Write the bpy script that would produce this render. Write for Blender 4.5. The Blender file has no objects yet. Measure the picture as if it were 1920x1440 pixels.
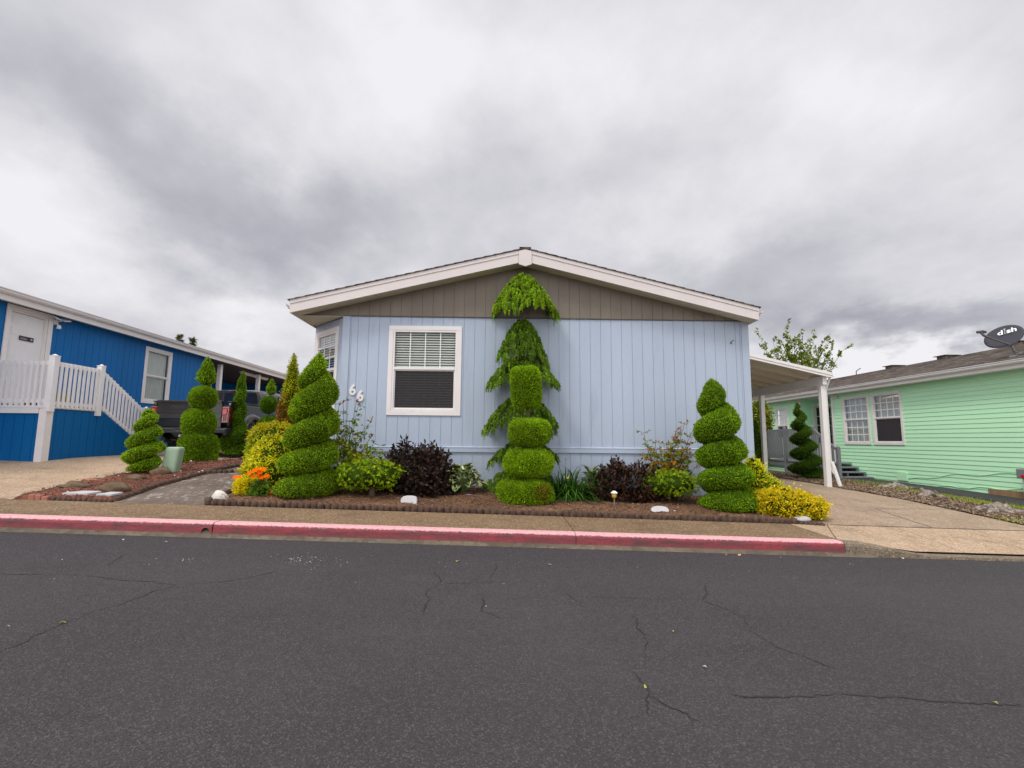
import bpy, math, random
import numpy as np
from mathutils import Vector, Matrix
random.seed(7); RNG = np.random.default_rng(11)
sc = bpy.context.scene
# ------------------------------------------------------------ camera
F = 900.0; TH = math.radians(6.68); YAW = math.radians(1.3); ROLL = 0.008; CAMZ = 1.27
fw = np.array([math.sin(YAW)*math.cos(TH), math.cos(YAW)*math.cos(TH), math.sin(TH)])
rt = np.array([math.cos(YAW), -math.sin(YAW), 0.0]); up0 = np.cross(rt, fw)
r2 = rt*math.cos(ROLL)+up0*math.sin(ROLL); u2 = up0*math.cos(ROLL)-rt*math.sin(ROLL)
CO = np.array([0, 0, CAMZ])
cam = bpy.data.cameras.new('camera'); camo = bpy.data.objects.new('camera', cam)
sc.collection.objects.link(camo); sc.camera = camo
cam.sensor_width = 36; cam.lens = F/1920*36; cam.clip_end = 3000; cam.clip_start = 0.05
camo.matrix_world = Matrix(((r2[0], u2[0], -fw[0], 0), (r2[1], u2[1], -fw[1], 0), (r2[2], u2[2], -fw[2], CAMZ), (0, 0, 0, 1)))
# ------------------------------------------------------------ world
SUN_EL, SUN_AZ = math.radians(54), math.radians(226)     # azimuth clockwise from +Y
EXPOSURE = 0.0
sc.view_settings.view_transform = 'Standard'; sc.view_settings.look = 'None'
sc.view_settings.exposure = EXPOSURE; sc.view_settings.gamma = 1; sc.view_settings.use_curve_mapping = False
world = bpy.data.worlds.new('World'); sc.world = world; world.use_nodes = True
def build_world():
    nt = world.node_tree; nt.nodes.clear(); N = nt.nodes.new; L = nt.links.new
    def m(op, a, b=None, c=None, clamp=False):
        n = N('ShaderNodeMath'); n.operation = op; n.use_clamp = clamp
        for i, v in enumerate((a, b, c)):
            if v is None: continue
            if isinstance(v, (int, float)): n.inputs[i].default_value = v
            else: L(v, n.inputs[i])
        return n.outputs[0]
    tc = N('ShaderNodeTexCoord'); sep = N('ShaderNodeSeparateXYZ'); L(tc.outputs['Generated'], sep.inputs[0])
    x, y, z = sep.outputs
    zz = m('MAXIMUM', z, 0.0)
    den = m('ADD', zz, 0.42)
    px = m('DIVIDE', x, den); py = m('DIVIDE', y, den)
    cb = N('ShaderNodeCombineXYZ'); L(px, cb.inputs[0]); L(py, cb.inputs[1])
    mp = N('ShaderNodeMapping'); mp.inputs['Rotation'].default_value = (0, 0, 0.7); mp.inputs['Scale'].default_value = (1.0, .9, 1)
    L(cb.outputs[0], mp.inputs[0])
    def noise(scale, det, rough, dist, loc=None):
        n = N('ShaderNodeTexNoise'); n.inputs['Scale'].default_value = scale; n.inputs['Detail'].default_value = det
        n.inputs['Roughness'].default_value = rough; n.inputs['Distortion'].default_value = dist
        if loc:
            a = N('ShaderNodeVectorMath'); a.operation = 'ADD'; a.inputs[1].default_value = loc
            L(mp.outputs[0], a.inputs[0]); L(a.outputs[0], n.inputs['Vector'])
        else: L(mp.outputs[0], n.inputs['Vector'])
        return n.outputs['Fac']
    n1 = noise(1.9, 6, .55, .15); n2 = noise(5.5, 9, .62, .15, (3, 7, 0)); n5 = noise(6.5, 6, .6, .0, (8, 1, 0)); n6 = noise(6.5, 6, .6, .0, (2, 30, 0)); n3 = noise(1.6, 4, .5, .0, (11, 2, 0)); n4 = noise(1.7, 4, .5, .0, (1, 20, 0))
    # sky layout by world direction: u = x/y, v = z/y ahead of the street
    yy = m('MAXIMUM', y, 0.08)
    u = m('ADD', m('DIVIDE', x, yy), m('ADD', m('MULTIPLY', m('SUBTRACT', n3, .5), .55), m('MULTIPLY', m('SUBTRACT', n5, .5), .30)))
    v = m('ADD', m('DIVIDE', zz, yy), m('ADD', m('MULTIPLY', m('SUBTRACT', n4, .5), .40), m('MULTIPLY', m('SUBTRACT', n6, .5), .22)))
    base = m('ADD', .76, m('MULTIPLY', m('SUBTRACT', n1, .5), .50))
    base = m('ADD', base, m('MULTIPLY', m('SUBTRACT', n2, .5), .24))
    for (cu, cv, ru, rv, ang, amp) in CLOUDS:
        du = m('SUBTRACT', u, cu); dv = m('SUBTRACT', v, cv); c, s = math.cos(ang), math.sin(ang)
        a = m('DIVIDE', m('ADD', m('MULTIPLY', du, c), m('MULTIPLY', dv, s)), ru)
        b = m('DIVIDE', m('SUBTRACT', m('MULTIPLY', dv, c), m('MULTIPLY', du, s)), rv)
        d2 = m('ADD', m('MULTIPLY', a, a), m('MULTIPLY', b, b))
        g = m('POWER', 2.718, m('MULTIPLY', d2, -1.0))
        base = m('ADD', base, m('MULTIPLY', g, amp))
    base = m('MINIMUM', m('MAXIMUM', base, .26), .93)
    # overcast sky, with gain added overhead and behind the street to light the facades
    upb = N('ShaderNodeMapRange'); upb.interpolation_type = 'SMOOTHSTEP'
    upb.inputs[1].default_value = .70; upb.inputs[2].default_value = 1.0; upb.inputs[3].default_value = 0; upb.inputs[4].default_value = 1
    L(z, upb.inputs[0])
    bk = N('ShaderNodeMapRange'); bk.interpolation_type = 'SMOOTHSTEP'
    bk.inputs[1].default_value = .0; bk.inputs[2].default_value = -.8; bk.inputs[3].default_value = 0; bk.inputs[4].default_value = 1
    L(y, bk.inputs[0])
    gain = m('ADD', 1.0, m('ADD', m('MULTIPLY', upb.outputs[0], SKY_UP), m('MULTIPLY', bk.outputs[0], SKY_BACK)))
    ramp = N('ShaderNodeValToRGB'); L(base, ramp.inputs[0])
    el = ramp.color_ramp.elements
    el[0].position = .3; el[0].color = (.29, .295, .35, 1)
    el[1].position = .92; el[1].color = (.94, .93, .96, 1)
    e = el.new(.62); e.color = (.60, .595, .645, 1)
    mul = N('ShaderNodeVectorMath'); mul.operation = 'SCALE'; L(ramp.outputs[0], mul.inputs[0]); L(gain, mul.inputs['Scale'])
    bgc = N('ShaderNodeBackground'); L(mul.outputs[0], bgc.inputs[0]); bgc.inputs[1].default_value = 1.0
    sky = N('ShaderNodeTexSky'); sky.sky_type = 'NISHITA'; sky.sun_disc = False
    sky.sun_elevation = SUN_EL; sky.sun_rotation = SUN_AZ; sky.dust_density = 3
    bgs = N('ShaderNodeBackground'); L(sky.outputs[0], bgs.inputs[0]); bgs.inputs[1].default_value = .06
    mix = N('ShaderNodeMixShader'); mix.inputs[0].default_value = .93
    L(bgs.outputs[0], mix.inputs[1]); L(bgc.outputs[0], mix.inputs[2])
    out = N('ShaderNodeOutputWorld'); L(mix.outputs[0], out.inputs[0])
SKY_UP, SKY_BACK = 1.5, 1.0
def px2uv(X, Y):
    d = fw*F+r2*(X-960)+u2*(720-Y); return d[0]/d[1], d[2]/d[1]
def cl(X, Y, rx, ry, ang, amp):
    a, b = px2uv(X, Y); return (a, b, rx/F, ry/F, ang, amp)
CLOUDS = [cl(310, 280, 380, 130, -.60, -.19), cl(590, 400, 260, 100, -.25, -.17), cl(60, 110, 300, 90, -.25, -.08), cl(900, 60, 700, 120, 0, .07),
          cl(40, 380, 260, 110, -.3, .13), cl(520, 590, 260, 60, 0, .20), cl(300, 600, 150, 40, -.1, -.12),
          cl(1000, 150, 500, 130, 0, .10), cl(1000, 330, 300, 90, .2, -.05), cl(1720, 230, 380, 150, -.2, .10),
          cl(1690, 605, 420, 52, .05, -.34), cl(1450, 520, 280, 80, .1, -.16), cl(1740, 690, 330, 36, .12, .30), cl(1280, 400, 260, 60, .2, .06)]
build_world()
sun = bpy.data.lights.new('sun', 'SUN'); sun.energy = 1.7; sun.angle = math.radians(14); sun.color = (1, .95, .88)
suno = bpy.data.objects.new('sun', sun); sc.collection.objects.link(suno)
sd = Vector((math.sin(SUN_AZ)*math.cos(SUN_EL), math.cos(SUN_AZ)*math.cos(SUN_EL), math.sin(SUN_EL)))
suno.rotation_euler = sd.to_track_quat('Z', 'Y').to_euler(); suno.location = (0, -5, 12)

# ------------------------------------------------------------ helpers
def at(px, py, X=None, Y=None):
    d = fw*F+r2*(px-960)+u2*(720-py)
    t = (Y/d[1]) if Y is not None else (X/d[0])
    return CO+d*t
def ss(a, b, x):
    t = min(1, max(0, (x-a)/(b-a))); return t*t*(3-2*t)
def zroad(x, y=0): return -.0262*max(-30, min(30, x))
def zy(x, y):
    xx = max(-30, min(30, x)); kd = ss(4.25, 5.3, x)
    z = .165-.0262*xx+.02*(min(y, 7.2)-6)
    if y < 7.2: z -= .135*kd*(1-max(0, (y-6))/1.2)
    t = max(0, y-7.2); K = .7+1.6*ss(-6, 3, x); g = t if t < 2.8 else 2.8+K*(1-math.exp(-(t-2.8)/K))
    return z+(.055+.06*(1-ss(-7, 6, x)))*g
def hit(px, py, fn=zy):
    d = fw*F+r2*(px-960)+u2*(720-py)
    for Y in np.arange(1.5, 80, .01):
        p = CO+d*Y/d[1]
        if p[2] <= fn(p[0], p[1]): return p
    return p
WL = {}
def link(o): sc.collection.objects.link(o)
def tag(o, label=None, cat=None, group=None, kind=None):
    if label: o['label'] = label
    if cat: o['category'] = cat
    if group: o['group'] = group
    if kind: o['kind'] = kind
    return o
def thing(name, label, cat, loc=(0, 0, 0), group=None):
    o = bpy.data.objects.new(name, None); link(o); o.location = loc; o.empty_display_size = .2
    WL[o.name] = np.array(loc, float); tag(o, label, cat, group); return o
def mkobj(name, me, parent=None, loc=None):
    o = bpy.data.objects.new(name, me); link(o)
    if parent is not None: o.parent = parent
    WL[o.name] = WL[parent.name] if parent is not None else np.zeros(3)
    return o
class FR:                      # a local frame: a along u, b up, c along the outward normal
    def __init__(s, o, u, n, b=(0, 0, 1)):
        s.o = np.array(o, float); s.u = np.array(u, float); s.n = np.array(n, float); s.b = np.array(b, float)
    def __call__(s, a, b, c): return s.o+s.u*a+s.b*b+s.n*c
ID = FR((0, 0, 0), (1, 0, 0), (0, 1, 0))
class MB:
    def __init__(s): s.v = []; s.f = []; s.m = []; s.uv = None
    def quad(s, *p, m=0):
        i = len(s.v); s.v += [tuple(q) for q in p]; s.f.append(tuple(range(i, i+len(p)))); s.m.append(m)
    def box(s, x0, x1, y0, y1, z0, z1, m=0, fr=None, bev=0):
        # with a frame: (x, y, z) = (a, c, b)
        if x0 > x1: x0, x1 = x1, x0
        if y0 > y1: y0, y1 = y1, y0
        if z0 > z1: z0, z1 = z1, z0
        P = lambda x, y, z: (x, y, z) if fr is None else tuple(fr(x, z, y))
        i = len(s.v)
        s.v += [P(x, y, z) for z in (z0, z1) for y in (y0, y1) for x in (x0, x1)]
        for q in ((0, 2, 3, 1), (4, 5, 7, 6), (0, 1, 5, 4), (2, 6, 7, 3), (0, 4, 6, 2), (1, 3, 7, 5)):
            s.f.append(tuple(i+k for k in q)); s.m.append(m)
    def prism(s, pts, d, m=0):     # polygon (3D points) extruded by vector d
        n = len(pts); i = len(s.v); d = np.array(d)
        s.v += [tuple(p) for p in pts]+[tuple(np.array(p)+d) for p in pts]
        s.f.append(tuple(range(i+n-1, i-1, -1))); s.m.append(m)
        s.f.append(tuple(range(i+n, i+2*n))); s.m.append(m)
        for k in range(n):
            k2 = (k+1) % n; s.f.append((i+k, i+k2, i+n+k2, i+n+k)); s.m.append(m)
    def tube(s, pts, r, n=8, m=0, cap=True):
        pts = [np.array(p, float) for p in pts]; rs = r if hasattr(r, '__len__') else [r]*len(pts)
        rings = []; prev = None
        for k, p in enumerate(pts):
            t = pts[min(k+1, len(pts)-1)]-pts[max(k-1, 0)]; t = t/(np.linalg.norm(t)+1e-9)
            if prev is None:
                a = np.cross(t, (0, 0, 1)) if abs(t[2]) < .9 else np.cross(t, (1, 0, 0))
            else: a = prev-t*np.dot(prev, t)
            a = a/(np.linalg.norm(a)+1e-9); prev = a; b = np.cross(t, a); i = len(s.v)
            s.v += [tuple(p+rs[k]*(a*math.cos(q)+b*math.sin(q))) for q in np.arange(n)*2*math.pi/n]
            rings.append(i)
        for k in range(len(rings)-1):
            for j in range(n):
                j2 = (j+1) % n; s.f.append((rings[k]+j, rings[k]+j2, rings[k+1]+j2, rings[k+1]+j)); s.m.append(m)
        if cap:
            s.f.append(tuple(rings[0]+j for j in range(n-1, -1, -1))); s.m.append(m)
            s.f.append(tuple(rings[-1]+j for j in range(n))); s.m.append(m)
    def lathe(s, prof, c, n=16, m=0, ax='z'):   # prof: (r, h)
        base = len(s.v); c = np.array(c, float)
        for r, h in prof:
            for j in range(n):
                q = 2*math.pi*j/n; a, b = r*math.cos(q), r*math.sin(q)
                p = {'z': (a, b, h), 'x': (h, a, b), 'y': (a, h, b)}[ax]
                s.v.append(tuple(c+p))
        for k in range(len(prof)-1):
            for j in range(n):
                j2 = (j+1) % n; s.f.append((base+k*n+j, base+k*n+j2, base+(k+1)*n+j2, base+(k+1)*n+j)); s.m.append(m)
        s.f.append(tuple(base+j for j in range(n-1, -1, -1))); s.m.append(m)
        s.f.append(tuple(base+(len(prof)-1)*n+j for j in range(n))); s.m.append(m)
    def build(s, name, mats, parent=None, smooth=False, bevel=0, local=False):
        me = bpy.data.meshes.new(name); off = np.zeros(3)
        if parent is not None and not local: off = WL[parent.name]
        me.from_pydata([tuple(np.array(p)-off) for p in s.v], [], s.f)
        mats = mats if isinstance(mats, (list, tuple)) else [mats]
        for m_ in mats: me.materials.append(m_)
        if len(mats) > 1:
            for p, k in zip(me.polygons, s.m): p.material_index = k
        if smooth:
            for p in me.polygons: p.use_smooth = True
        me.update(); o = mkobj(name, me, parent)
        if bevel:
            b = o.modifiers.new('bevel', 'BEVEL'); b.width = bevel; b.segments = 2; b.limit_method = 'ANGLE'; b.angle_limit = .6
        return o
# ------------------------------------------------------------ materials
MT = {}
def nodes_of(name):
    m = bpy.data.materials.new(name); m.use_nodes = True; nt = m.node_tree
    return m, nt, nt.nodes.new, nt.links.new, nt.nodes['Principled BSDF']
def tex(nt, kind, scale, vec=None, **kw):
    n = nt.nodes.new({'n': 'ShaderNodeTexNoise', 'v': 'ShaderNodeTexVoronoi', 'w': 'ShaderNodeTexWave', 'm': 'ShaderNodeTexMusgrave'}[kind] if kind != 'm' else 'ShaderNodeTexNoise')
    n.inputs['Scale'].default_value = scale
    for k, v in kw.items():
        if k in n.inputs: n.inputs[k].default_value = v
        else: setattr(n, k, v)
    if vec is not None: nt.links.new(vec, n.inputs['Vector'])
    return n
def coords(nt, scale=(1, 1, 1), kind='Object'):
    t = nt.nodes.new('ShaderNodeTexCoord'); mp = nt.nodes.new('ShaderNodeMapping'); mp.inputs['Scale'].default_value = scale
    nt.links.new(t.outputs[kind], mp.inputs[0]); return mp.outputs[0]
def ramp(nt, fac, stops):
    r = nt.nodes.new('ShaderNodeValToRGB'); nt.links.new(fac, r.inputs[0]); el = r.color_ramp.elements
    el[0].position, el[0].color = stops[0][0], (*stops[0][1], 1); el[1].position, el[1].color = stops[-1][0], (*stops[-1][1], 1)
    for p, c in stops[1:-1]: e = el.new(p); e.color = (*c, 1)
    return r.outputs[0]
def mixc(nt, fac, a, b, mode='MIX'):
    n = nt.nodes.new('ShaderNodeMix'); n.data_type = 'RGBA'; n.blend_type = mode
    for s, v in ((n.inputs[0], fac), (n.inputs[6], a), (n.inputs[7], b)):
        if isinstance(v, (int, float)): s.default_value = v
        elif isinstance(v, tuple): s.default_value = (*v[:3], 1)
        else: nt.links.new(v, s)
    return n.outputs[2]
def mrange(nt, v, a, b, c=0, d=1):
    n = nt.nodes.new('ShaderNodeMapRange'); nt.links.new(v, n.inputs[0])
    for i, x in enumerate((a, b, c, d)): n.inputs[i+1].default_value = x
    return n.outputs[0]
def bump(nt, bs, h, strength=.3, dist=.01):
    b = nt.nodes.new('ShaderNodeBump'); b.inputs['Strength'].default_value = strength; b.inputs['Distance'].default_value = dist
    nt.links.new(h, b.inputs['Height']); nt.links.new(b.outputs[0], bs.inputs['Normal'])
def plain(name, col, rough=.5, var=.12, scale=3.0, fine=40, bs_=.15, metal=0, spec=.5, stretch=(1, 1, 1), dirt=None):
    m, nt, N, L, b = nodes_of(name); v = coords(nt, stretch)
    n = tex(nt, 'n', scale, v, Detail=6, Roughness=.6); f = tex(nt, 'n', fine, v, Detail=4)
    c = mixc(nt, mrange(nt, n.outputs['Fac'], .3, .7), tuple(k*(1-var) for k in col), tuple(min(1, k*(1+var)) for k in col))
    c = mixc(nt, mrange(nt, f.outputs['Fac'], .35, .75, 0, .35), c, tuple(k*(1-1.6*var) for k in col))
    if dirt:
        d = tex(nt, 'n', dirt[2], v, Detail=8, Roughness=.7)
        c = mixc(nt, mrange(nt, d.outputs['Fac'], dirt[3], dirt[3]+.14, 0, dirt[1]), c, dirt[0])
    L(c, b.inputs['Base Color']); b.inputs['Roughness'].default_value = rough; b.inputs['Metallic'].default_value = metal
    b.inputs['Specular IOR Level'].default_value = spec
    if bs_: bump(nt, b, f.outputs['Fac'], bs_, .004)
    return m
M = {}
M['white'] = plain('white_paint', (.80, .76, .74), .55, .05, 2.5, 60, .1, dirt=((.40, .35, .29), .35, 5, .62))
M['fascia'] = plain('fascia_paint', (.70, .64, .61), .55, .05, 2, 50, .1, dirt=((.36, .32, .27), .30, 3, .62))
M['vinyl'] = plain('white_vinyl', (.82, .80, .79), .4, .03, 3, 60, .05)
M['ltblue'] = plain('pale_blue_siding_paint', (.415, .485, .590), .55, .08, .9, 45, .4, stretch=(1, 1, .15), dirt=((.31, .355, .44), .55, 2.5, .57))
M['gable'] = plain('taupe_siding_paint', (.20, .168, .128), .6, .12, 2.2, 45, .35, stretch=(1, 1, .15), dirt=((.10, .085, .07), .5, 6, .66))
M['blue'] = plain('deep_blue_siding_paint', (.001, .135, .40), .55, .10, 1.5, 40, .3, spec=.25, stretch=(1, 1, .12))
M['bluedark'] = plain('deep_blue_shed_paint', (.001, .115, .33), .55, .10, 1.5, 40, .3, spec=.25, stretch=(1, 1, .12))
M['green'] = plain('mint_lap_siding', (.55, .93, .60), .5, .05, 1.2, 50, .15, stretch=(1, .2, 1), dirt=((.47, .74, .46), .3, 2.2, .60))
M['grey'] = plain('grey_deck_paint', (.20, .205, .22), .6, .1, 3, 40, .2)
M['soffit'] = plain('soffit_paint', (.66, .60, .48), .6, .06, 2, 40, .1)
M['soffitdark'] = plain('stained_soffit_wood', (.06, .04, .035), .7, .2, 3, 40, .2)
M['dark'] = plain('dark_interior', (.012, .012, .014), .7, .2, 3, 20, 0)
M['screen'] = plain('grey_insect_screen', (.05, .048, .052), .8, .08, 3, 120, 0)
M['blind'] = plain('pale_blind_slats', (.86, .90, .80), .5, .04, 3, 40, 0)
M['curtain'] = plain('thin_pale_curtain', (.60, .63, .60), .8, .06, 3, 30, 0, stretch=(1, 1, .05))
M['curtainb'] = plain('brown_drape', (.30, .16, .07), .8, .1, 3, 30, 0, stretch=(1, 1, .05))
M['wood'] = plain('raw_wood', (.30, .19, .10), .8, .2, 4, 30, .3, stretch=(3, 3, .4))
M['metal'] = plain('galvanised_metal', (.42, .42, .43), .35, .08, 5, 60, 0, metal=.8)
M['darkmetal'] = plain('dark_brown_metal', (.09, .08, .08), .45, .1, 5, 60, 0, metal=.3)
M['brass'] = plain('brass', (.55, .38, .14), .3, .1, 5, 60, 0, metal=.9)
M['dish'] = plain('charcoal_dish_paint', (.038, .039, .052), .8, .06, 5, 60, 0)
M['paintwhite'] = plain('white_lettering', (.8, .8, .8), .5, .02, 5, 60, 0)
M['utilgreen'] = plain('pale_green_plastic', (.30, .42, .29), .45, .06, 4, 60, .05, dirt=((.22, .28, .17), .4, 5, .6))
M['bark'] = plain('brown_bark', (.12, .08, .05), .9, .3, 6, 40, .8, stretch=(2, 2, .6))
M['stump'] = plain('weathered_stump_wood', (.34, .28, .24), .95, .5, 14, 50, 1, dirt=((.06, .042, .03), .95, 11, .50))
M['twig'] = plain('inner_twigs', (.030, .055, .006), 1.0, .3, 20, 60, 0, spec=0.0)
M['rockw'] = plain('white_quartz_rock', (.66, .62, .57), .8, .12, 9, 30, .9, dirt=((.20, .11, .05), .9, 11, .53))
M['slabw'] = plain('white_painted_stone', (.47, .455, .465), .7, .1, 9, 30, .4, dirt=((.30, .26, .22), .7, 10, .6))
M['rockb'] = plain('brown_mossy_rock', (.13, .085, .05), .95, .35, 9, 40, .9, dirt=((.12, .11, .03), .7, 8, .52))
M['brick'] = plain('worn_red_brick', (.33, .13, .09), .9, .2, 9, 40, .5)
M['edging'] = plain('dark_brown_weathered_concrete', (.085, .050, .034), .95, .45, 12, 60, .9, dirt=((.22, .15, .11), .7, 16, .58))
M['tyre'] = plain('black_tyre_rubber', (.018, .018, .019), .75, .15, 6, 60, .2)
M['rim'] = plain('dark_wheel_rim', (.05, .05, .052), .4, .1, 6, 60, 0, metal=.6)
M['trim'] = plain('black_plastic_trim', (.022, .022, .024), .5, .1, 5, 60, .05)
M['skylight'] = plain('lamp_plastic', (.65, .64, .66), .35, .03, 5, 60, 0)
M['plate'] = plain('licence_plate', (.55, .58, .68), .4, .05, 30, 60, 0)
M['plateblue'] = plain('plate_lettering', (.05, .07, .25), .5, .05, 30, 60, 0)
M['chrome'] = plain('bright_badge_metal', (.5, .5, .5), .25, .05, 5, 60, 0, metal=.9)
def truckpaint():
    m, nt, N, L, b = nodes_of('metallic_grey_car_paint')
    v = coords(nt); n = tex(nt, 'n', 2, v, Detail=3)
    c = mixc(nt, n.outputs['Fac'], (.022, .021, .021), (.036, .034, .033)); L(c, b.inputs['Base Color'])
    b.inputs['Metallic'].default_value = .55; b.inputs['Roughness'].default_value = .33
    b.inputs['Coat Weight'].default_value = .8; b.inputs['Coat Roughness'].default_value = .05; return m
M['truck'] = truckpaint()
def lampred(name, col, em=0):
    m, nt, N, L, b = nodes_of(name); b.inputs['Base Color'].default_value = (*col, 1); b.inputs['Roughness'].default_value = .12
    b.inputs['Coat Weight'].default_value = 1
    return m
M['red'] = lampred('dark_red_lens', (.13, .003, .008)); M['redb'] = lampred('bright_red_lens', (.60, .008, .008)); M['redpink'] = lampred('pink_lens_outline', (.75, .30, .28))
def glass():
    m, nt, N, L, b = nodes_of('window_glass'); nt.nodes.remove(b)
    t = N('ShaderNodeBsdfTransparent'); g = N('ShaderNodeBsdfGlossy'); g.inputs['Roughness'].default_value = .02
    t.inputs[0].default_value = (.95, .97, .96, 1)
    fr = N('ShaderNodeFresnel'); fr.inputs[0].default_value = 1.5
    mx = N('ShaderNodeMixShader'); L(mrange(nt, fr.outputs[0], 0, 1, .03, .45), mx.inputs[0]); L(t.outputs[0], mx.inputs[1]); L(g.outputs[0], mx.inputs[2])
    L(mx.outputs[0], nt.nodes['Material Output'].inputs[0]); return m
M['glass'] = glass()
def tint():
    m, nt, N, L, b = nodes_of('tinted_car_glass'); b.inputs['Base Color'].default_value = (.01, .011, .014, 1)
    b.inputs['Roughness'].default_value = .03; b.inputs['Specular IOR Level'].default_value = .9; return m
M['tint'] = tint()
def asphalt():
    m, nt, N, L, b = nodes_of('asphalt'); v = coords(nt)
    big = tex(nt, 'n', .45, v, Detail=5, Roughness=.55); mid = tex(nt, 'n', 7, v, Detail=6, Roughness=.7)
    gr = tex(nt, 'v', 135, v); gr2 = tex(nt, 'n', 200, v, Detail=3)
    c = mixc(nt, mrange(nt, big.outputs['Fac'], .35, .65), (.048, .040, .042), (.068, .057, .059))
    c = mixc(nt, mrange(nt, mid.outputs['Fac'], .35, .7, 0, .5), c, (.046, .040, .043))
    pt = tex(nt, 'n', 1.7, coords(nt, (.5, 1.2, 1)), Detail=7, Roughness=.7); c = mixc(nt, mrange(nt, pt.outputs['Fac'], .56, .70, 0, .35), c, (.092, .080, .078)); c = mixc(nt, mrange(nt, pt.outputs['Fac'], .42, .30, 0, .45), c, (.034, .030, .032))
    sx_ = N('ShaderNodeSeparateXYZ'); L(v, sx_.inputs[0]); wob = N('ShaderNodeMath'); wob.operation = 'ADD'; L(sx_.outputs[1], wob.inputs[0]); L(mrange(nt, big.outputs['Fac'], .3, .7, -.35, .35), wob.inputs[1])
    c = mixc(nt, mrange(nt, wob.outputs[0], 4.7, 5.4, 0, .45), c, (.030, .029, .035))
    wn = N('ShaderNodeTexWhiteNoise'); L(gr.outputs['Position'], wn.inputs['Vector']) if 'Position' in gr.outputs else None
    sp = mrange(nt, wn.outputs['Value'], .72, 1.0, 0, 1)
    c = mixc(nt, sp, c, (.115, .102, .101)); c = mixc(nt, mrange(nt, wn.outputs['Value'], 0.0, .25, .7, 0), c, (.025, .022, .026))
    c = mixc(nt, mrange(nt, gr2.outputs['Fac'], .62, .8, 0, .4), c, (.13, .12, .118))
    L(c, b.inputs['Base Color']); b.inputs['Roughness'].default_value = .78; b.inputs['Specular IOR Level'].default_value = .35
    g3 = tex(nt, 'n', 55, v, Detail=5, Roughness=.7); h0 = N('ShaderNodeMath'); h0.operation = 'MULTIPLY_ADD'; L(g3.outputs['Fac'], h0.inputs[0]); h0.inputs[1].default_value = 2.2; L(gr.outputs['Distance'], h0.inputs[2])
    h = N('ShaderNodeMath'); h.operation = 'ADD'; L(h0.outputs[0], h.inputs[0]); L(gr2.outputs['Fac'], h.inputs[1])
    bump(nt, b, h.outputs[0], .85, .007); return m
M['asphalt'] = asphalt()
def aggregate(name, a, bcol, speck, dark, scale=70, stain=(.5, .1)):
    m, nt, N, L, b = nodes_of(name); v = coords(nt)
    big = tex(nt, 'n', .9, v, Detail=7, Roughness=.65); vo = tex(nt, 'v', scale, v); f = tex(nt, 'n', 45, v, Detail=5, Roughness=.7)
    c = mixc(nt, mrange(nt, big.outputs['Fac'], .35, .65), a, bcol)
    wn = N('ShaderNodeTexWhiteNoise'); L(vo.outputs['Position'], wn.inputs['Vector'])
    c = mixc(nt, mrange(nt, wn.outputs['Value'], .68, 1, 0, .75), c, speck)
    c = mixc(nt, mrange(nt, wn.outputs['Value'], .0, .3, .75, 0), c, dark)
    c = mixc(nt, mrange(nt, f.outputs['Fac'], .5, .8, 0, .4), c, dark)
    st = tex(nt, 'n', 2.3, v, Detail=9, Roughness=.75); c = mixc(nt, mrange(nt, st.outputs['Fac'], .52, .66, 0, .55), c, dark)
    L(c, b.inputs['Base Color']); b.inputs['Roughness'].default_value = .85; b.inputs['Specular IOR Level'].default_value = .3
    bump(nt, b, vo.outputs['Distance'], .5, .005); return m
M['sidewalk'] = aggregate('sidewalk_aggregate', (.165, .100, .050), (.215, .138, .074), (.44, .32, .20), (.075, .055, .038))
M['drive'] = aggregate('driveway_concrete', (.36, .25, .155), (.47, .335, .22), (.60, .47, .35), (.16, .12, .085))
M['driver'] = aggregate('driveway_concrete_worn', (.28, .198, .132), (.38, .275, .19), (.55, .43, .31), (.15, .115, .085))
M['driveedge'] = aggregate('kerb_concrete', (.15, .12, .08), (.21, .165, .115), (.36, .29, .21), (.07, .055, .035))
def pathmat():
    m, nt, N, L, b = nodes_of('lichen_spotted_path'); v = coords(nt)
    a = tex(nt, 'n', 1.2, v, Detail=6); c = mixc(nt, mrange(nt, a.outputs['Fac'], .35, .65), (.115, .088, .070), (.165, .130, .105))
    s = tex(nt, 'n', 14, coords(nt, (1, .55, 1)), Detail=8, Roughness=.75); g = tex(nt, 'n', 2.2, v, Detail=2)
    k = N('ShaderNodeMath'); k.operation = 'MULTIPLY'; L(mrange(nt, s.outputs['Fac'], .52, .62), k.inputs[0]); L(mrange(nt, g.outputs['Fac'], .35, .6, .15, .95), k.inputs[1])
    c = mixc(nt, k.outputs[0], c, (.42, .39, .36)); vo = tex(nt, 'v', 90, v)
    L(c, b.inputs['Base Color']); b.inputs['Roughness'].default_value = .95; b.inputs['Specular IOR Level'].default_value = .1; bump(nt, b, vo.outputs['Distance'], .5, .005); return m
M['path'] = pathmat()
def soil(name, a, bcol, scale=26):
    m, nt, N, L, b = nodes_of(name); v = coords(nt)
    vo = tex(nt, 'v', scale, coords(nt, (1, 1.8, 1))); n = tex(nt, 'n', 1.3, v, Detail=5)
    wn = N('ShaderNodeTexWhiteNoise'); L(vo.outputs['Position'], wn.inputs['Vector'])
    c = mixc(nt, wn.outputs['Value'], a, bcol); c = mixc(nt, mrange(nt, n.outputs['Fac'], .4, .7, 0, .5), c, tuple(k*.5 for k in a))
    L(c, b.inputs['Base Color']); b.inputs['Roughness'].default_value = .95; bump(nt, b, vo.outputs['Distance'], .9, .015); return m
M['mulch'] = soil('brown_bark_mulch', (.095, .045, .020), (.24, .12, .058))
M['redmulch'] = soil('red_bark_mulch', (.09, .030, .017), (.25, .085, .045))
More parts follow.
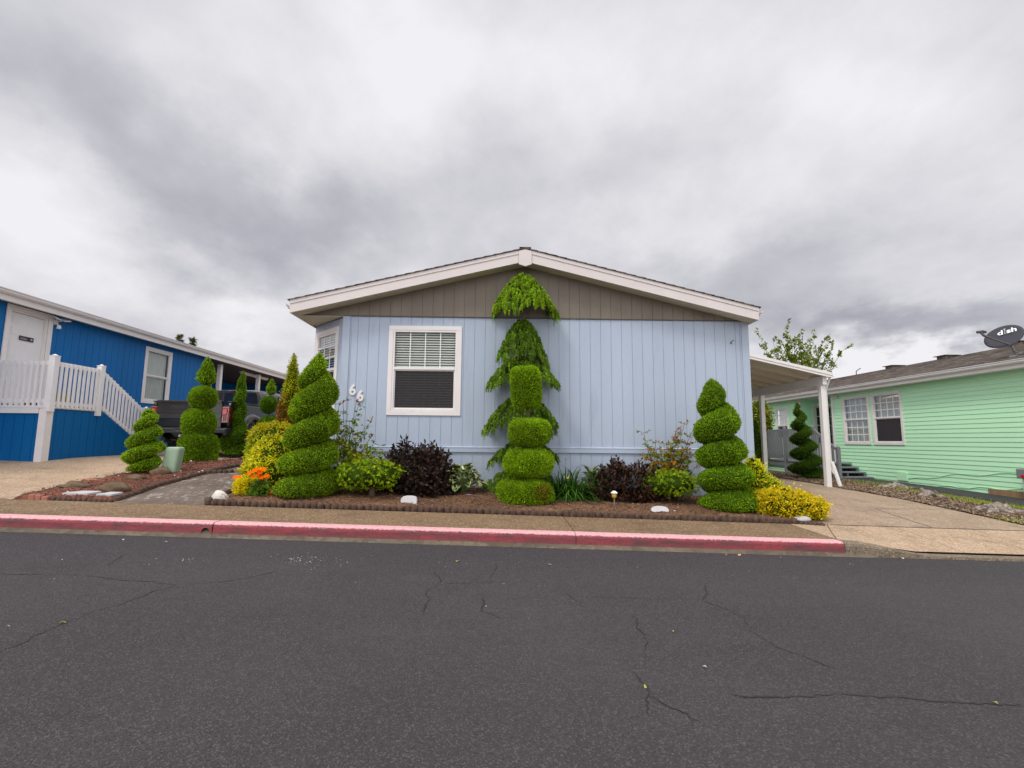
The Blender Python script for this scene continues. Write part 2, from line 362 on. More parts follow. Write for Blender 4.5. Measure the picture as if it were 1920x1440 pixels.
M['soil'] = soil('gravelly_soil', (.05, .032, .020), (.14, .09, .056))
M['ground'] = soil('trodden_earth', (.10, .08, .055), (.17, .14, .10), 12)
def kerbmat():
    m, nt, N, L, b = nodes_of('worn_red_kerb_paint_sky_sheen'); uv = N('ShaderNodeUVMap'); uv.uv_map = 'UVMap'
    sep = N('ShaderNodeSeparateXYZ'); L(uv.outputs[0], sep.inputs[0]); v = coords(nt)
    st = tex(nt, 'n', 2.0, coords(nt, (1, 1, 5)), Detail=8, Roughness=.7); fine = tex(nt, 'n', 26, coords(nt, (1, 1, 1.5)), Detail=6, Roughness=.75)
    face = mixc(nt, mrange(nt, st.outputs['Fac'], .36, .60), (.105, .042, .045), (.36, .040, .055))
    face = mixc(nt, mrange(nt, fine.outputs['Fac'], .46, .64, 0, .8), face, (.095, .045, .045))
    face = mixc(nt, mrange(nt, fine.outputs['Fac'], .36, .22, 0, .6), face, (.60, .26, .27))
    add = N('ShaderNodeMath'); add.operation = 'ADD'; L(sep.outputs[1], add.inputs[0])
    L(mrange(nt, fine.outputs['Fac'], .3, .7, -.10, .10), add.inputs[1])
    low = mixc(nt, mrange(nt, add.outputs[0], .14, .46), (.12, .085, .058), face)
    top = mixc(nt, mrange(nt, fine.outputs['Fac'], .45, .72), (.70, .39, .40), (.54, .22, .24))  # pale pink top: faded paint, with the sky's reflection put into the colour
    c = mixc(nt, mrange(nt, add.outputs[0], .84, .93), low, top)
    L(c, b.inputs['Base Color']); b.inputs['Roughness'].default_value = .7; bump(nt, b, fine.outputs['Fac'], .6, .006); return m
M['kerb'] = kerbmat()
def shingles():
    m, nt, N, L, b = nodes_of('weathered_roof_shingles'); v = coords(nt)
    br = tex(nt, 'v', 7, coords(nt, (1.1, .55, 1))); wn = N('ShaderNodeTexWhiteNoise'); L(br.outputs['Position'], wn.inputs['Vector'])
    n = tex(nt, 'n', 2, v, Detail=7, Roughness=.7)
    c = mixc(nt, wn.outputs['Value'], (.075, .058, .046), (.25, .205, .17)); c = mixc(nt, mrange(nt, n.outputs['Fac'], .42, .58, 0, .7), c, (.06, .052, .05))
    L(c, b.inputs['Base Color']); b.inputs['Roughness'].default_value = .95; bump(nt, b, wn.outputs['Value'], .5, .01); return m
M['shingle'] = shingles()
def leafmat(name, trans=.38, rough=.55):
    m, nt, N, L, b = nodes_of(name); at_ = N('ShaderNodeAttribute'); at_.attribute_name = 'leafcol'
    L(at_.outputs['Color'], b.inputs['Base Color']); b.inputs['Roughness'].default_value = rough; b.inputs['Specular IOR Level'].default_value = .25
    if trans:
        t = N('ShaderNodeBsdfTranslucent'); L(mixc(nt, 1.0, at_.outputs['Color'], (1, 1, .5), 'MULTIPLY'), t.inputs[0])
        mx = N('ShaderNodeMixShader'); mx.inputs[0].default_value = trans
        L(b.outputs[0], mx.inputs[1]); L(t.outputs[0], mx.inputs[2]); L(mx.outputs[0], nt.nodes['Material Output'].inputs[0])
    return m
M['leaf'] = leafmat('foliage'); M['leafdark'] = leafmat('purple_foliage', .08, .38)
M['flower'] = leafmat('petals', .3, .6)

# ------------------------------------------------------------ foliage
def unit(a): return a/(np.linalg.norm(a, axis=-1, keepdims=True)+1e-9)
def leaves_arr(P, D, Lg, W, side=None, fold=0.0):
    n = len(P); R = RNG.normal(size=(n, 3)); S = unit(np.cross(D, R)) if side is None else side
    Lg = np.broadcast_to(np.asarray(Lg, float), (n,))[:, None]; W = np.broadcast_to(np.asarray(W, float), (n,))[:, None]
    up = np.cross(S, D)*fold
    V = np.stack([P, P+D*Lg*.45+S*W*.5+up*W, P+D*Lg, P+D*Lg*.45-S*W*.5+up*W], 1).reshape(-1, 3)
    Fc = np.arange(n*4).reshape(n, 4); return V, Fc
def fol_mesh(name, V, Fq, col, mats, parent=None, extra=None, smooth=False):
    """V (n*4,3) quads with per-quad colour; extra = MB core appended with material 1"""
    off = WL[parent.name] if parent is not None else np.zeros(3)
    nq = len(Fq); V = V-off; cols = np.repeat(col, 4, axis=0)
    fl = [Fq.reshape(-1)]; ls = [np.full(nq, 4)]; mi = [np.zeros(nq, int)]
    if extra is not None:
        ev = np.array(extra.v)-off; base = len(V); V = np.vstack([V, ev])
        fl.append(np.array([base+i for f in extra.f for i in f])); ls.append(np.array([len(f) for f in extra.f])); mi.append(np.ones(len(extra.f), int))
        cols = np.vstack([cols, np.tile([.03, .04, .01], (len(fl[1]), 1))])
    fl = np.concatenate(fl); ls = np.concatenate(ls); mi = np.concatenate(mi)
    me = bpy.data.meshes.new(name); me.vertices.add(len(V)); me.vertices.foreach_set('co', V.astype(np.float32).ravel())
    me.loops.add(len(fl)); me.loops.foreach_set('vertex_index', fl.astype(np.int32))
    me.polygons.add(len(ls)); me.polygons.foreach_set('loop_start', np.concatenate([[0], np.cumsum(ls)[:-1]]).astype(np.int32))
    me.polygons.foreach_set('material_index', mi.astype(np.int32))
    for m_ in mats: me.materials.append(m_)
    ca = me.color_attributes.new('leafcol', 'FLOAT_COLOR', 'CORNER')
    ca.data.foreach_set('color', np.hstack([cols, np.ones((len(cols), 1))]).astype(np.float32).ravel())
    me.update(); me.validate()
    return mkobj(name, me, parent)
LEAFGAIN = (2.15, 1.82, .85)
def colvar(n, base, var=.25, tip=None, tipfrac=0):
    b = np.tile(np.array(base)*np.array(LEAFGAIN), (n, 1))*np.exp(RNG.normal(0, var, (n, 1)))*(1+RNG.normal(0, .06, (n, 3)))
    if tip is not None:
        k = RNG.random(n) < tipfrac; b[k] = np.array(tip)*np.array(LEAFGAIN)*np.exp(RNG.normal(0, var*.7, (k.sum(), 1)))
    return np.clip(b, 0.001, .9)
def lump(P, amp, freq, seed=0):
    a = np.sin(P[:, 0]*freq+seed)*np.cos(P[:, 1]*freq*1.1+seed*2)+np.sin(P[:, 2]*freq*.9+seed*3)+.5*np.sin((P[:, 0]+P[:, 2])*freq*2.3+seed)
    return amp*a
def grid_core(fn, nu, nv):     # fn(u,v)->pts ; u periodic
    mb = MB(); U, Vv = np.meshgrid(np.arange(nu)/nu, np.linspace(0, 1, nv), indexing='ij')
    P = fn(U.ravel(), Vv.ravel()).reshape(nu, nv, 3); mb.v = [tuple(p) for p in P.reshape(-1, 3)]
    for i in range(nu):
        i2 = (i+1) % nu
        for j in range(nv-1): mb.f.append((i*nv+j, i2*nv+j, i2*nv+j+1, i*nv+j+1)); mb.m.append(0)
    return mb
def merge(mbs):
    o = MB()
    for b in mbs:
        k = len(o.v); o.v += b.v; o.f += [tuple(i+k for i in f) for f in b.f]; o.m += b.m
    return o
def surf_sample(fn, n, smin=0):
    """uniform-ish samples of a parametric surface fn(u,v): rejection by area"""
    k = int(n*3); u = RNG.random(k); v = RNG.random(k); e = 2e-3
    P = fn(u, v); du = fn(u+e, v)-P; dv = fn(u, np.clip(v+e, 0, 1))-fn(u, np.clip(v-e, 0, 1))
    Nn = np.cross(du, dv); A = np.linalg.norm(Nn, axis=1); A = np.minimum(A, np.percentile(A, 97))
    keep = RNG.random(k) < A/A.max(); P, Nn = P[keep], unit(Nn[keep])
    if len(P) > n: P, Nn = P[:n], Nn[:n]
    return P, Nn
def spiral_fn(base, H, R, turns, ph=0, hand=1, c=.42, cone=.0, lean=(0, 0), pitch_pow=1.0, seed=1, tilt=0.0, sh=1.0):
    base = np.array(base, float)
    def fn(u, v):
        a = u*2*np.pi; env = R(v); t = turns(v) if callable(turns) else v**pitch_pow*turns
        w = (t-u+ph-(tilt(v) if callable(tilt) else tilt)*np.cos(a)) % 1.0
        prof = np.sqrt(np.clip(1-np.abs(2*w-1)**2.1, 0, 1))**sh
        if cone: prof = np.where(v > 1-cone, np.maximum(prof, np.clip((v-(1-cone))/.02, 0, 1)), prof)
        bot = np.clip(v/.03, 0, 1)**.5
        r = env*(c+(1-c)*prof)*bot
        r = r*(1+.035*np.sin(3*a+seed+v*9)+.02*np.sin(7*a+v*25+seed))
        return np.stack([base[0]+r*np.cos(a)+lean[0]*v, base[1]+r*np.sin(a)+lean[1]*v, base[2]+H*v], 1)
    return fn
def ball_fn(c, rx, ry, rz, ex=2.0, amp=.03, seed=1):
    c = np.array(c, float)
    def fn(u, v):
        a = u*2*np.pi; th = np.pi*(v-.5)
        x, y, z = np.cos(th)*np.cos(a), np.cos(th)*np.sin(a), np.sin(th)
        h = np.sqrt(x*x+y*y); k = (np.abs(h)**ex+np.abs(z)**ex)**(-1/ex)
        k = k*(1+amp*(np.sin(3*a+seed)*np.cos(2*th+seed)+.6*np.sin(5*a+2*seed+3*th)))
        return np.stack([c[0]+rx*x*k, c[1]+ry*y*k, c[2]+rz*z*k], 1)
    return fn
def clipped_foliage(name, fns, counts, col, parent, L=.028, W=.016, out=.7, tip=None, tf=0, shrink=.02, mats=None, var=.28, jit=.012, below=None, colfn=None):
    Vs, Cs = [], []; cores = []; tot = 0
    for fn, n in zip(fns, counts):
        P, Nn = surf_sample(fn, n)
        D = unit(Nn*out+RNG.normal(0, .55, P.shape)+np.array([0, 0, .15]))
        P = P-Nn*(shrink*.8)+RNG.normal(0, jit, P.shape)*.6
        lg = L*np.exp(RNG.normal(-.05, .32, len(P))); V, _ = leaves_arr(P, D, lg, W*RNG.uniform(.7, 1.3, len(P)))
        c = colvar(len(P), col, var, tip, tf)*(1+np.clip(lump(P, .13, 9, 2.3), -.3, .35))[:, None]
        if colfn is not None: c = colfn(P, c)
        Vs.append(V); Cs.append(c)
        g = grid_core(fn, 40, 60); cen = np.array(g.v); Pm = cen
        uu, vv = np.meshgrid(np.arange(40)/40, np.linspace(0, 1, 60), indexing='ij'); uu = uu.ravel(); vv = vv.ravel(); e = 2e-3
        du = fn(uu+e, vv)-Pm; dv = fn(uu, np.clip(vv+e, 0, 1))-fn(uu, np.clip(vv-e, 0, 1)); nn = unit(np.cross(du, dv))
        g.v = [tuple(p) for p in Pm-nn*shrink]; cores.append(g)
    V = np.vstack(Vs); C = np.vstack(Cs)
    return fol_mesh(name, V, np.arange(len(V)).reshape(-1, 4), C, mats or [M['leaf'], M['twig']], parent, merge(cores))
def trunk(parent, pts, r, name='trunk', mat=None):
    mb = MB(); mb.tube(pts, r, 8); return mb.build(name, mat or M['bark'], parent, smooth=True)
BOX = (.105, .215, .012); BOXT = (.20, .34, .02)
# ============================================================ SETTING
def interp(poly, y):           # piecewise linear x(y)
    ys = [p[1] for p in poly]; xs = [p[0] for p in poly]; return float(np.interp(y, ys, xs))
def patch(name, ys, xl, xr, nx, mat, dz=0.0, zf=zy, rough=0, kind='structure', edge=0):
    mb = MB(); rows = []
    for y in ys:
        a, b = xl(y), xr(y); row = []
        for i in range(nx+1):
            x = a+(b-a)*i/nx; e = min(i, nx-i)/nx*abs(b-a)
            z = zf(x, y)+dz+(rough*(RNG.random()-.5) if rough else 0)+(edge*min(1, e/.25) if edge else 0)
            row.append(len(mb.v)); mb.v.append((x, y, z))
        rows.append(row)
    for j in range(len(rows)-1):
        for i in range(nx): mb.f.append((rows[j][i], rows[j][i+1], rows[j+1][i+1], rows[j+1][i])); mb.m.append(0)
    if edge:      # turn the rim of a raised bed down into the ground
        ring = [rows[0][i] for i in range(nx+1)]+[rows[j][nx] for j in range(1, len(rows))]+[rows[-1][i] for i in range(nx-1, -1, -1)]+[rows[j][0] for j in range(len(rows)-2, 0, -1)]
        low_ = []
        for k in ring: low_.append(len(mb.v)); x, y, z = mb.v[k]; mb.v.append((x, y, z-.12))
        for a in range(len(ring)): b = (a+1) % len(ring); mb.f.append((ring[a], low_[a], low_[b], ring[b])); mb.m.append(0)
    o = mb.build(name, mat, smooth=bool(rough) or True); o['kind'] = kind; return o
def make_ground():
    xs = sorted(set([-250, -120, -60, -40, -30, -24, -18] + list(np.round(np.arange(-14, 15.01, .5), 2)) + [18, 24, 30, 40, 60, 120, 250]))
    ys = sorted(set([-120, -50, -20, -8, -6.2, -6.1] + [0, 3, 5.9, 6.06] + list(np.round(np.arange(6.2, 16, .3), 2)) + [17, 18.5, 20, 24, 30, 45, 80, 150, 300]))
    mb = MB()
    for y in ys:
        for x in xs:
            z = zroad(x)-.06 if (-6.1 < y < 6.0) else (zroad(x)+.12 if y <= -6.1 else zy(x, y)-.045)
            mb.v.append((x, y, z))
    n = len(xs)
    for j in range(len(ys)-1):
        for i in range(n-1): mb.f.append((j*n+i, j*n+i+1, (j+1)*n+i+1, (j+1)*n+i)); mb.m.append(0)
    o = mb.build('ground', M['ground'], smooth=True); o['kind'] = 'structure'
make_ground()
lin = lambda a, b, n: list(np.linspace(a, b, n))
road = patch('road', lin(-6.05, 6.0, 12), lambda y: -60, lambda y: 60, 40, M['asphalt'], 0, zroad)
def crack(pts, w):
    P = [np.array(hit(x, y, zroad)[:2]) for x, y in pts]; out = [P[0]]
    for a, b in zip(P[:-1], P[1:]):
        n = max(2, int(np.linalg.norm(b-a)/.018))
        for k in range(1, n+1): out.append(a+(b-a)*k/n)
    L = len(out); off = 0; Q = []
    for k, p in enumerate(out):
        off = off*.86+random.uniform(-.011, .011); t = out[min(k+1, L-1)]-out[max(k-1, 0)]; t /= np.linalg.norm(t)+1e-9
        nn = np.array([-t[1], t[0]]); gap_ = 0.0 if math.sin(k*.37+w*900)+.5*math.sin(k*.13) < -1.38 else 1.0; ww = w*1.25*gap_*random.uniform(.25, 1.0)*(.72+.28*math.sin(k*.11+1))*min(1, .3+k/5, .3+(L-1-k)/5)
        Q.append((p+nn*(off+ww/2), p+nn*(off-ww/2)))
    return Q
mb = MB()
for pts, w in [([(0, 1223), (60, 1195), (117, 1170), (230, 1130), (325, 1097)], .012), ([(0, 1077), (140, 1079), (260, 1090), (330, 1097), (420, 1090), (520, 1073)], .011),
               ([(790, 1150), (800, 1110), (830, 1090), (815, 1073)], .011), ([(830, 1095), (920, 1092), (932, 1060)], .009), ([(905, 1120), (905, 1145), (945, 1165)], .012),
               ([(1185, 1155), (1212, 1200), (1208, 1235)], .012), ([(1187, 1260), (1212, 1300), (1218, 1330), (1215, 1345)], .012), ([(1215, 1305), (1260, 1330), (1310, 1358)], .012),
               ([(1100, 1120), (1290, 1122)], .008), ([(1320, 1128), (1328, 1090)], .012), ([(1320, 1128), (1400, 1160), (1415, 1185), (1460, 1215), (1560, 1255)], .009),
               ([(1370, 1302), (1480, 1307), (1550, 1302), (1620, 1302), (1740, 1315), (1920, 1322)], .016), ([(205, 1060), (235, 1037)], .01), ([(1060, 1110), (1110, 1150)], .006)]:
    Q = crack(pts, w)
    for a, b in zip(Q[:-1], Q[1:]):
        z = lambda q: (q[0], q[1], zroad(q[0])+.003)
        mb.quad(z(a[0]), z(b[0]), z(b[1]), z(a[1]))
M['crack'] = plain('crack_filler', (.014, .012, .014), .6, .2, 10, 60, 0)
ck = mb.build('road_crack', M['crack'], road)
# kerb (painted) with the weep hole, sections divided by joints
def kerb_section(xa, xb, name, hole=None, mats=None, fade=None):
    prof = [(5.985, -.06, 0), (5.988, .0, .12), (5.994, .118, .72), (6.002, .148, .88), (6.018, .163, .97), (6.04, .168, 1.04), (6.15, .170, 1.2)]
    xs = list(np.linspace(xa, xb, max(2, int((xb-xa)/.25)+1)))
    if hole: xs = sorted([x for x in xs if abs(x-hole) > .12]+[hole-.075, hole+.075])
    v, f, uv, mi = [], [], [], []
    for x in xs:
        k = 1 if fade is None else 1-ss(fade[0], fade[1], x)
        for (y, h, t) in prof: v.append((x, y, zroad(x)+(h if h < .01 else .031*(1-k)+h*k))); uv.append((x, t))
    n = len(prof)
    for i in range(len(xs)-1):
        for j in range(n-1):
            if hole and abs((xs[i]+xs[i+1])/2-hole) < .02 and j in (1,): continue
            f.append((i*n+j, (i+1)*n+j, (i+1)*n+j+1, i*n+j+1)); mi.append(0)
    for i in (0, len(xs)-1):
        c = [i*n+j for j in range(n)]+[len(v)]; v.append((xs[i], 6.15, zroad(xs[i])-.06)); uv.append((xs[i], .1)); f.append(tuple(c)); mi.append(0)
    if hole:
        y0 = 5.991; zc = zroad(hole)+.062; r = .046; N_ = 24; ring, sq, inn = [], [], []
        for q in range(N_):
            a = 2*math.pi*q/N_; ca, sa = math.cos(a), math.sin(a); s = 1/max(abs(ca), abs(sa))
            px_, pz = hole+.075*max(-1, min(1, ca*s)), zroad(hole)+.059+.059*max(-1, min(1, sa*s))
            yy = 5.988+.006*(pz-zroad(hole))/.118
            sq.append(len(v)); v.append((px_, yy, pz)); uv.append((px_, .12+.6*(pz-zroad(hole))/.118))
            ring.append(len(v)); v.append((hole+r*ca, y0, zc+r*sa)); uv.append((hole+r*ca, .12+.6*(zc+r*sa-zroad(hole))/.118))
            inn.append(len(v)); v.append((hole+r*ca, y0+.13, zc+r*sa)); uv.append((0, 0))
        for q in range(N_):
            q2 = (q+1) % N_; f.append((sq[q], sq[q2], ring[q2], ring[q])); mi.append(0); f.append((ring[q], ring[q2], inn[q2], inn[q])); mi.append(1)
        f.append(tuple(inn)); mi.append(1)
    me = bpy.data.meshes.new(name); me.from_pydata(v, [], f)
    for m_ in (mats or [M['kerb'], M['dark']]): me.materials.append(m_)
    ul = me.uv_layers.new(name='UVMap')
    for l in me.loops: ul.data[l.index].uv = uv[l.vertex_index]
    for p, k in zip(me.polygons, mi): p.material_index = k
    me.update(); o = mkobj('kerb', me); o['kind'] = 'structure'; return o
XE = 4.24
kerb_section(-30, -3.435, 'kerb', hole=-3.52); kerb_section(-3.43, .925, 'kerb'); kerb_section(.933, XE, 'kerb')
kerb_section(XE+.012, 30, 'kerb', mats=[M['driveedge'], M['dark']], fade=(XE+.1, XE+1.15))
# sidewalk, in panels separated by joints
def zsw(x, y): return zy(x, y)
sx = [-30, -9.3, -6.6, -3.445, .928, 4.27, 5.9, 6.9, 12, 30]
sw_m = ['sidewalk']*5+['drive']*4
for i in range(len(sx)-1):
    a, b = sx[i]+.004, sx[i+1]-.004
    if sx[i] in (5.9,): continue
    bb = (lambda y, b=b: b+(.9*(y-6.15) if False else 0))
    patch('sidewalk', lin(6.153, 7.19, 6), lambda y, a=a: a, bb, max(3, int((b-a)/.3)), M[sw_m[i]] if sx[i] > 4 or True else None, .001)
patch('sidewalk', lin(6.153, 7.19, 6), lambda y: 5.904, lambda y: 6.896, 6, M['drive'], .001)
# left driveway, left bed, path, main bed, right driveway
BL = [(-7.04, 7.2), (-7.05, 8.4), (-6.86, 9.38), (-6.75, 9.86), (-6.45, 10.9), (-6.2, 12.0), (-5.9, 13.2)]     # left edge of the left bed
BR = [(-5.56, 7.2), (-5.66, 8.28), (-5.60, 9.58), (-5.38, 10.84), (-5.3, 11.6), (-5.3, 13.2)]
ML = [(-4.28, 7.22), (-4.35, 8.0), (-4.45, 9.1), (-4.45, 10.2), (-4.6, 13.0)]
MR = [(4.72, 7.22), (4.98, 7.7), (5.2, 8.2), (5.45, 9.2)]
g_y = sorted(set(lin(7.2, 11, 20)+lin(11, 26, 24)))
dl = patch('driveway', g_y, lambda y: -15, lambda y: interp(BL, y)+.03 if y < 13.2 else -5.2, 30, M['drive'], 0)
patch('garden_bed', lin(7.275, 13.2, 34), lambda y: interp(BL, y), lambda y: interp(BR, y), 14, M['redmulch'], .02, rough=.03, edge=.03)
patch('path', lin(7.2, 13.2, 28), lambda y: interp(BR, y)-.02, lambda y: interp(ML, y)+.02, 8, M['path'], .0)
patch('garden_bed', lin(7.25, 9.18, 22), lambda y: interp(ML, y), lambda y: interp(MR, y), 70, M['mulch'], .02, rough=.03, edge=.04)
patch('garden_bed', lin(9.18, 13, 12), lambda y: interp(ML, y), lambda y: -3.85, 6, M['mulch'], .02, rough=.03)
gy2 = sorted(set(lin(7.2, 11, 20)+lin(11, 24, 16)))
DRX = [(8.35, 7.2), (8.33, 7.64), (8.34, 9.66), (8.15, 11.6), (8.2, 14.7), (8.2, 24)]
patch('driveway', gy2, lambda y: interp(MR, y)-.05 if y < 9.2 else 4.6, lambda y: interp(DRX, y), 14, M['driver'], 0)
patch('gravel_strip', gy2, lambda y: interp(DRX, y)-.02, lambda y: 10.35, 12, M['soil'], .012, rough=.035)
patch('walkway', gy2, lambda y: 10.3, lambda y: 11.6, 3, M['asphalt'], .02)
# driveway joints
def joint(p, q, w, zf=zy, m='crack', parent=None, dz=.0045):
    mb = MB(); p, q = np.array(p, float), np.array(q, float); n = max(2, int(np.linalg.norm(q-p)/.15)); t = (q-p)/np.linalg.norm(q-p); nn = np.array([-t[1], t[0]])*w/2
    for k in range(n):
        a, b = p+(q-p)*k/n, p+(q-p)*(k+1)/n
        mb.quad(*[(c[0], c[1], zf(c[0], c[1])+dz) for c in (a+nn, a-nn, b-nn, b+nn)])
    o = mb.build('driveway_joint', M['crack'], parent); o['kind'] = 'structure'; return o
joint((4.9, 7.195), (8.3, 7.195), .02); joint((6.45, 7.2), (6.75, 8.7), .012); joint((6.75, 8.7), (6.2, 9.0), .01); joint((6.2, 9.0), (6.2, 14), .01)
joint((6.75, 8.7), (8.3, 8.9), .009); joint((-15, 7.195), (-7.05, 7.195), .02); joint((4.26, 6.16), (4.85, 7.19), .008, dz=.007)
joint((5.4, 6.152), (30, 6.152), .005, dz=.004)
joint((-10.9, 7.2), (-10.4, 12), .01)
# loose bark on the beds, gravel, grass tufts
def scatter(name, n, fx, fz, size, cols, mat, flat=.5, kind='stuff', thick=.4):
    X, Y = fx(n); n = len(X); Z = np.array([fz(x, y) for x, y in zip(X, Y)])
    P = np.stack([X, Y, Z], 1); D = unit(np.stack([RNG.normal(size=n), RNG.normal(size=n), RNG.normal(0, flat*.5, n)], 1))
    S = unit(np.cross(D, np.stack([RNG.normal(0, flat*.6, n), RNG.normal(0, flat*.6, n), np.ones(n)], 1)))
    lg = size*RNG.uniform(.5, 1.5, n); V, Fq = leaves_arr(P-D*lg[:, None]*.5, D, lg, lg*thick*RNG.uniform(.6, 1.3, n), S)
    c = np.array(cols)[RNG.integers(0, len(cols), n)]*np.exp(RNG.normal(0, .25, (n, 1)))
    o = fol_mesh(name, V, Fq, c, [mat]); o['kind'] = kind; return o
M['chip'] = leafmat('loose_chips', 0, .9)
def in_strip(y0, y1, L_, R_):
    def f(n):
        Y = RNG.uniform(y0, y1, n); X = np.array([interp(L_, y)+RNG.random()*(interp(R_, y)-interp(L_, y)) for y in Y]); return X, Y
    return f
scatter('bark_mulch', 15000, in_strip(7.26, 9.1, ML, MR), lambda x, y: zy(x, y)+.062+RNG.random()*.012, .032, [(.20, .105, .055), (.11, .055, .03), (.30, .175, .10), (.06, .033, .02)], M['chip'])
scatter('bark_mulch', 6500, in_strip(7.26, 12.5, BL, BR), lambda x, y: zy(x, y)+.055+RNG.random()*.012, .034, [(.20, .075, .045), (.13, .045, .028), (.26, .12, .08), (.05, .025, .02)], M['chip'])
def gravel(n, y0, y1, x0, x1, size, name='loose_gravel'):
    me_v, me_f = [], []
    V = []; cols = []; tmpl = np.array([[1, 0, 0], [0, 1, 0], [-1, 0, 0], [0, -1, 0], [0, 0, .7]])
    k = 0
    Y = RNG.uniform(y0, y1, n); X = np.array([x0(y)+RNG.random()*(x1(y)-x0(y)) for y in Y]); mb = MB(); C = []
    for x, y in zip(X, Y):
        s = size*RNG.uniform(.4, 1.5); a = RNG.random()*6.28; R = np.array([[math.cos(a), -math.sin(a)*.7, 0], [math.sin(a), math.cos(a)*.7, 0], [0, 0, 1]])
        p = (tmpl*RNG.uniform(.7, 1.2, (5, 1)))@R.T*s+np.array([x, y, zy(x, y)+.02]); i = len(mb.v); mb.v += [tuple(q) for q in p]
        mb.f += [(i, i+1, i+4, i+4), (i+1, i+2, i+4, i+4), (i+2, i+3, i+4, i+4), (i+3, i, i+4, i+4)]
        C += [np.array([(.19, .125, .078), (.11, .07, .045), (.30, .22, .15), (.055, .036, .024)][RNG.integers(0, 4)])*RNG.uniform(.7, 1.2)]*4
    me = bpy.data.meshes.new(name); me.from_pydata(mb.v, [], [f[:3] for f in mb.f]); me.materials.append(M['chip'])
    ca = me.color_attributes.new('leafcol', 'FLOAT_COLOR', 'CORNER'); cc = np.repeat(np.array(C), 3, axis=0)
    ca.data.foreach_set('color', np.hstack([cc, np.ones((len(cc), 1))]).astype(np.float32).ravel())
    o = mkobj(name, me); o['kind'] = 'stuff'
gravel(6500, 7.3, 13.5, lambda y: interp(DRX, y)-.03, lambda y: interp(DRX, y)+1.4, .026)
gravel(2500, 11.8, 18, lambda y: 8.2, lambda y: 10.3, .024)
def grass(pxs, name='grass_tuft'):
    V, C = [], []
    for (px, py, rx, ry, n) in pxs:
        c = hit(px, py)
        X = c[0]+RNG.normal(0, rx, n); Y = c[1]+RNG.normal(0, ry, n); P = np.stack([X, Y, [zy(a, b)+.015 for a, b in zip(X, Y)]], 1)
        D = unit(RNG.normal(0, .45, (n, 3))+np.array([0, 0, 1])); v, _ = leaves_arr(P, D, RNG.uniform(.02, .06, n), .006); V.append(v); C.append(colvar(n, (.16, .26, .03), .3))
    V = np.vstack(V); o = fol_mesh(name, V, np.arange(len(V)).reshape(-1, 4), np.vstack(C), [M['leaf']]); o['kind'] = 'stuff'
grass([(1640, 908, .28, .5, 700), (1712, 922, .15, .55, 900), (1790, 935, .2, .3, 350), (1842, 945, .2, .25, 700), (1915, 953, .15, .2, 300), (1910, 980, .15, .15, 250), (1570, 905, .1, .5, 200), (1690, 1050, .02, .01, 0)])

# ============================================================ MAIN HOUSE
HY = 9.1
house = thing('mobile_home', 'pale blue manufactured home with taupe gable, numbered 66, behind the topiary bed', 'house', (.45, HY, zy(.45, HY)))
XL, XR, RX = -3.03, 4.80, .43
ZB, ZG = -.02, 3.62
SL = .243; FB = 4.64            # fascia bottom at the ridge line; slope
fbz = lambda x: FB-SL*abs(x-RX)
P_ = .2032
def boards(mb, x0, x1, z0, ztop, y0, fr=None, m=0, pitch=P_, gap=.011, depth=.008, phase=.09, holes=()):
    """grooved sheet siding: separate faces standing 8 mm proud of a backing sheet"""
    k0 = math.floor((x0-phase)/pitch)
    P = (lambda x, y, z: (x, y, z)) if fr is None else (lambda x, y, z: tuple(fr(x, z, -y)))
    for i in range(int((x1-x0)/pitch)+3):
        a = phase+(k0+i)*pitch; wide = gap*(1.5 if (i+k0) % 6 == 0 else .75)
        l, r = max(x0, a+wide/2), min(x1, a+pitch-wide/2)
        if r-l < .004: continue
        cuts = sorted([l, r]+[c for h in holes for c in h[:2] if l < c < r])
        for l, r in zip(cuts[:-1], cuts[1:]):
            segs = [(z0, None)]
            for h in holes:
                if (l+r)/2 > h[0] and (l+r)/2 < h[1] and h[2] >= z0 and ztop(l) >= h[3]: segs = [(z0, h[2]), (h[3], None)]
            for za, zb in segs:
                zl, zr = (ztop(l), ztop(r)) if zb is None else (zb, zb)
                if max(zl, zr) <= za+.002: continue
                zl, zr = max(zl, za+.001), max(zr, za+.001)
                mb.quad(P(l, y0, za), P(r, y0, za), P(r, y0, zr), P(l, y0, zl), m=m)
                mb.quad(P(l, y0+depth, za), P(l, y0, za), P(l, y0, zl), P(l, y0+depth, zl), m=m)
                mb.quad(P(r, y0, za), P(r, y0+depth, za), P(r, y0+depth, zr), P(r, y0, zr), m=m)
def holed_box(mb, x0, x1, c0, c1, z0, z1, holes, fr=None, m=0):
    xs = sorted(set([x0, x1]+[h[0] for h in holes]+[h[1] for h in holes])); zs = sorted(set([z0, z1]+[h[2] for h in holes]+[h[3] for h in holes]))
    for a, b in zip(xs[:-1], xs[1:]):
        run = None
        for c, d in zip(zs[:-1], zs[1:]):
            ins = any((a+b)/2 > h[0] and (a+b)/2 < h[1] and (c+d)/2 > h[2] and (c+d)/2 < h[3] for h in holes)
            if ins:
                if run: mb.box(a, b, c0, c1, run[0], run[1], m=m, fr=fr)
                run = None
            else: run = (run[0] if run else c, d)
        if run: mb.box(a, b, c0, c1, run[0], run[1], m=m, fr=fr)
def hole_of(a, z, w, h, ins=.05): return (a+ins, a+w-ins, z+ins, z+h-ins)
W0 = (-2.16, -.765, 1.72, 3.44)  # window outer trim
HO = [hole_of(W0[0], W0[2], W0[1]-W0[0], W0[3]-W0[2])]
mb = MB(); boards(mb, XL+.15, XR-.15, ZB, lambda x: 1.04, HY); boards(mb, XL+.15, XR-.15, 1.142, lambda x: ZG-.004, HY, holes=HO)
holed_box(mb, XL, XR, HY+.0085, HY+.05, ZB, ZG, HO)
